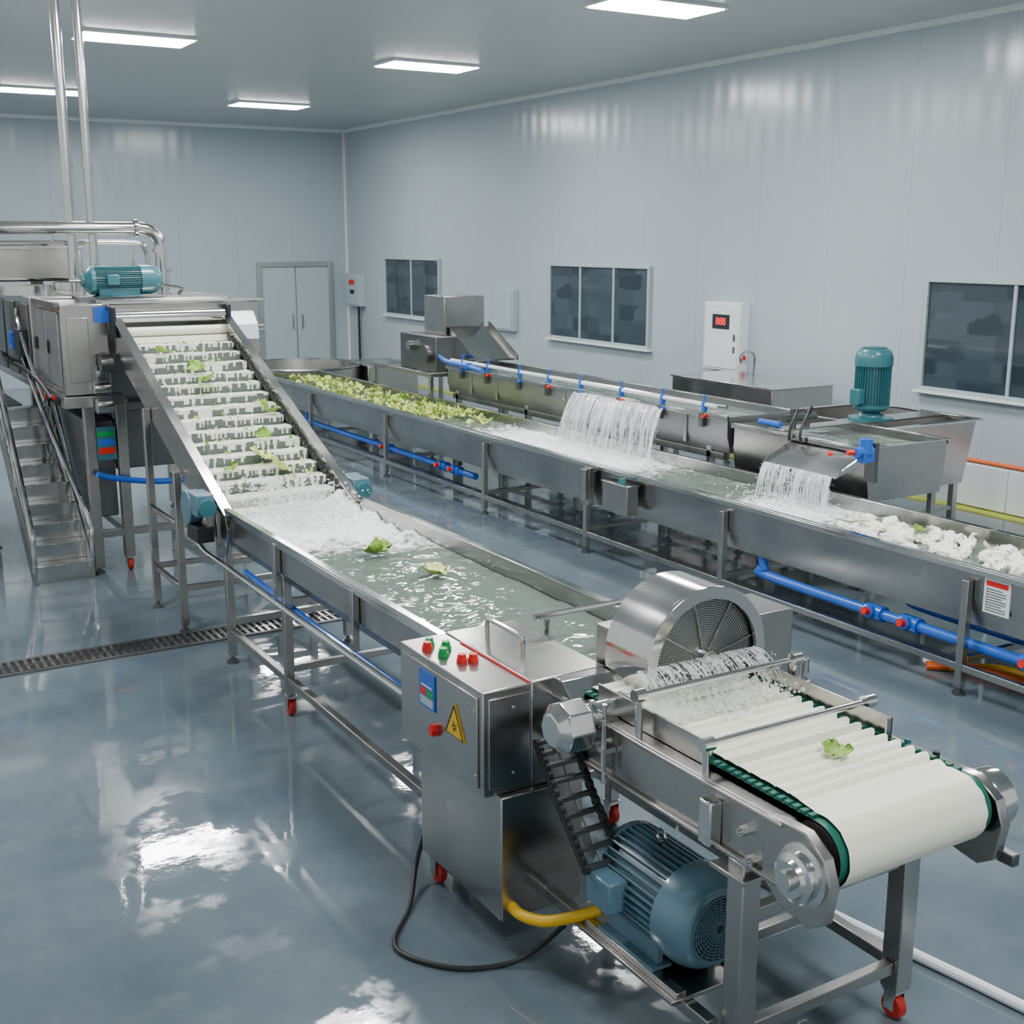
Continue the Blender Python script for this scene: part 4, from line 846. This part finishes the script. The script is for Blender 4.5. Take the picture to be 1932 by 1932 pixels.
# ------------------------------------------------------------------ wall fittings
def wallbox(label, y0, y1, z0, z1, dep, mat):
    t = T('electrical_box', label, 'electrical box', (XW-dep/2, (y0+y1)/2, z0))
    b = MB().box(XW-dep, XW-.001, y0, y1, z0, z1).build('box_body', mat, t, bevel=.008)
    MB().box(XW-dep-.012, XW-dep, y0+.03, y1-.03, z0+.03, z1-.03).build('box_door', mat, t, bevel=.004)
    return t, b
t, b = wallbox('white electrical box with red digital display on right wall', 11.6, 12.28, 1.07, 1.92, .16, 'white')
MB().box(XW-.178, XW-.172, 11.78, 12.1, 1.59, 1.77).build('display_bezel', 'darkint', t)
cu = bpy.data.curves.new('digits', 'FONT'); cu.body = '888'; cu.size = .13; cu.extrude = .001; cu.align_x = 'CENTER'; cu.align_y = 'CENTER'
ob = bpy.data.objects.new('digits_tmp', cu); COL.objects.link(ob); dg = bpy.context.evaluated_depsgraph_get(); me = bpy.data.meshes.new_from_object(ob.evaluated_get(dg))
bpy.data.objects.remove(ob); me.materials.clear(); me.materials.append(M['display'])
me.transform(Matrix.Rotation(R(-90), 4, 'Z') @ Matrix.Rotation(R(90), 4, 'X'))
o = bpy.data.objects.new('display_digits', me); COL.objects.link(o); o.parent = t; o.location = Vector((XW-.18, 11.94, 1.68))-Vector(t.location)
MB().cyl((XW-.1, 11.56, 1.25), (XW-.1, 11.6, 1.25), .03).build('side_knob', 'red', t)
for z in (1.45, 1.3): MB().box(XW-.18, XW-.172, 11.66, 11.7, z, z+.08).build('hinge', 'chrome', t)
wallbox('plain grey box on the right wall between the two far windows', 17.15, 17.8, 1.22, 1.9, .1, 'grey')
t, b = wallbox('grey electrical box with red sign next to the double door', 23.1, 23.75, 1.35, 2.0, .16, 'grey')
MB().box(XW-.178, XW-.172, 23.28, 23.55, 1.78, 1.88).build('small_sign', 'red', t)
MB().box(XW-.178, XW-.172, 23.3, 23.5, 1.6, 1.68).build('small_screen', 'darkint', t)
tag(MB().tube([(XW-.08, 23.3, 1.35), (XW-.08, 23.3, 0)], .025).build('cable', 'black', None, loc=(XW-.08, 23.3, 0)), 'black cable running down from the grey box by the door', 'cable')
tag(MB().tube([(XW-.03, 8.25, .49), (XW-.03, 4.6, .49)], .02).build('pipe', 'orange', None, loc=(XW-.03, 6.4, .49)), 'thin orange-red pipe along the low white wall panels', 'pipe')
tag(MB().cyl((XW-.06, 11.9, .1), (XW-.06, 11.9, 1.07), .02).build('conduit', 'grey', None, loc=(XW-.06, 11.9, .1)), 'thin grey conduit below the white electrical box', 'conduit')

# ------------------------------------------------------------------ world, camera
w = bpy.data.worlds.new('World'); bpy.context.scene.world = w; w.use_nodes = True
w.node_tree.nodes['Background'].inputs[0].default_value = (.85, .9, .92, 1); w.node_tree.nodes['Background'].inputs[1].default_value = .85
cam = bpy.data.cameras.new('Camera'); co = bpy.data.objects.new('Camera', cam); COL.objects.link(co)
co.location = (0, 0, 2.7); co.rotation_euler = (R(90-12.63), 0, R(-30.96)); cam.sensor_width = 36; cam.lens = 42.91; cam.clip_start = .05
bpy.context.scene.camera = co
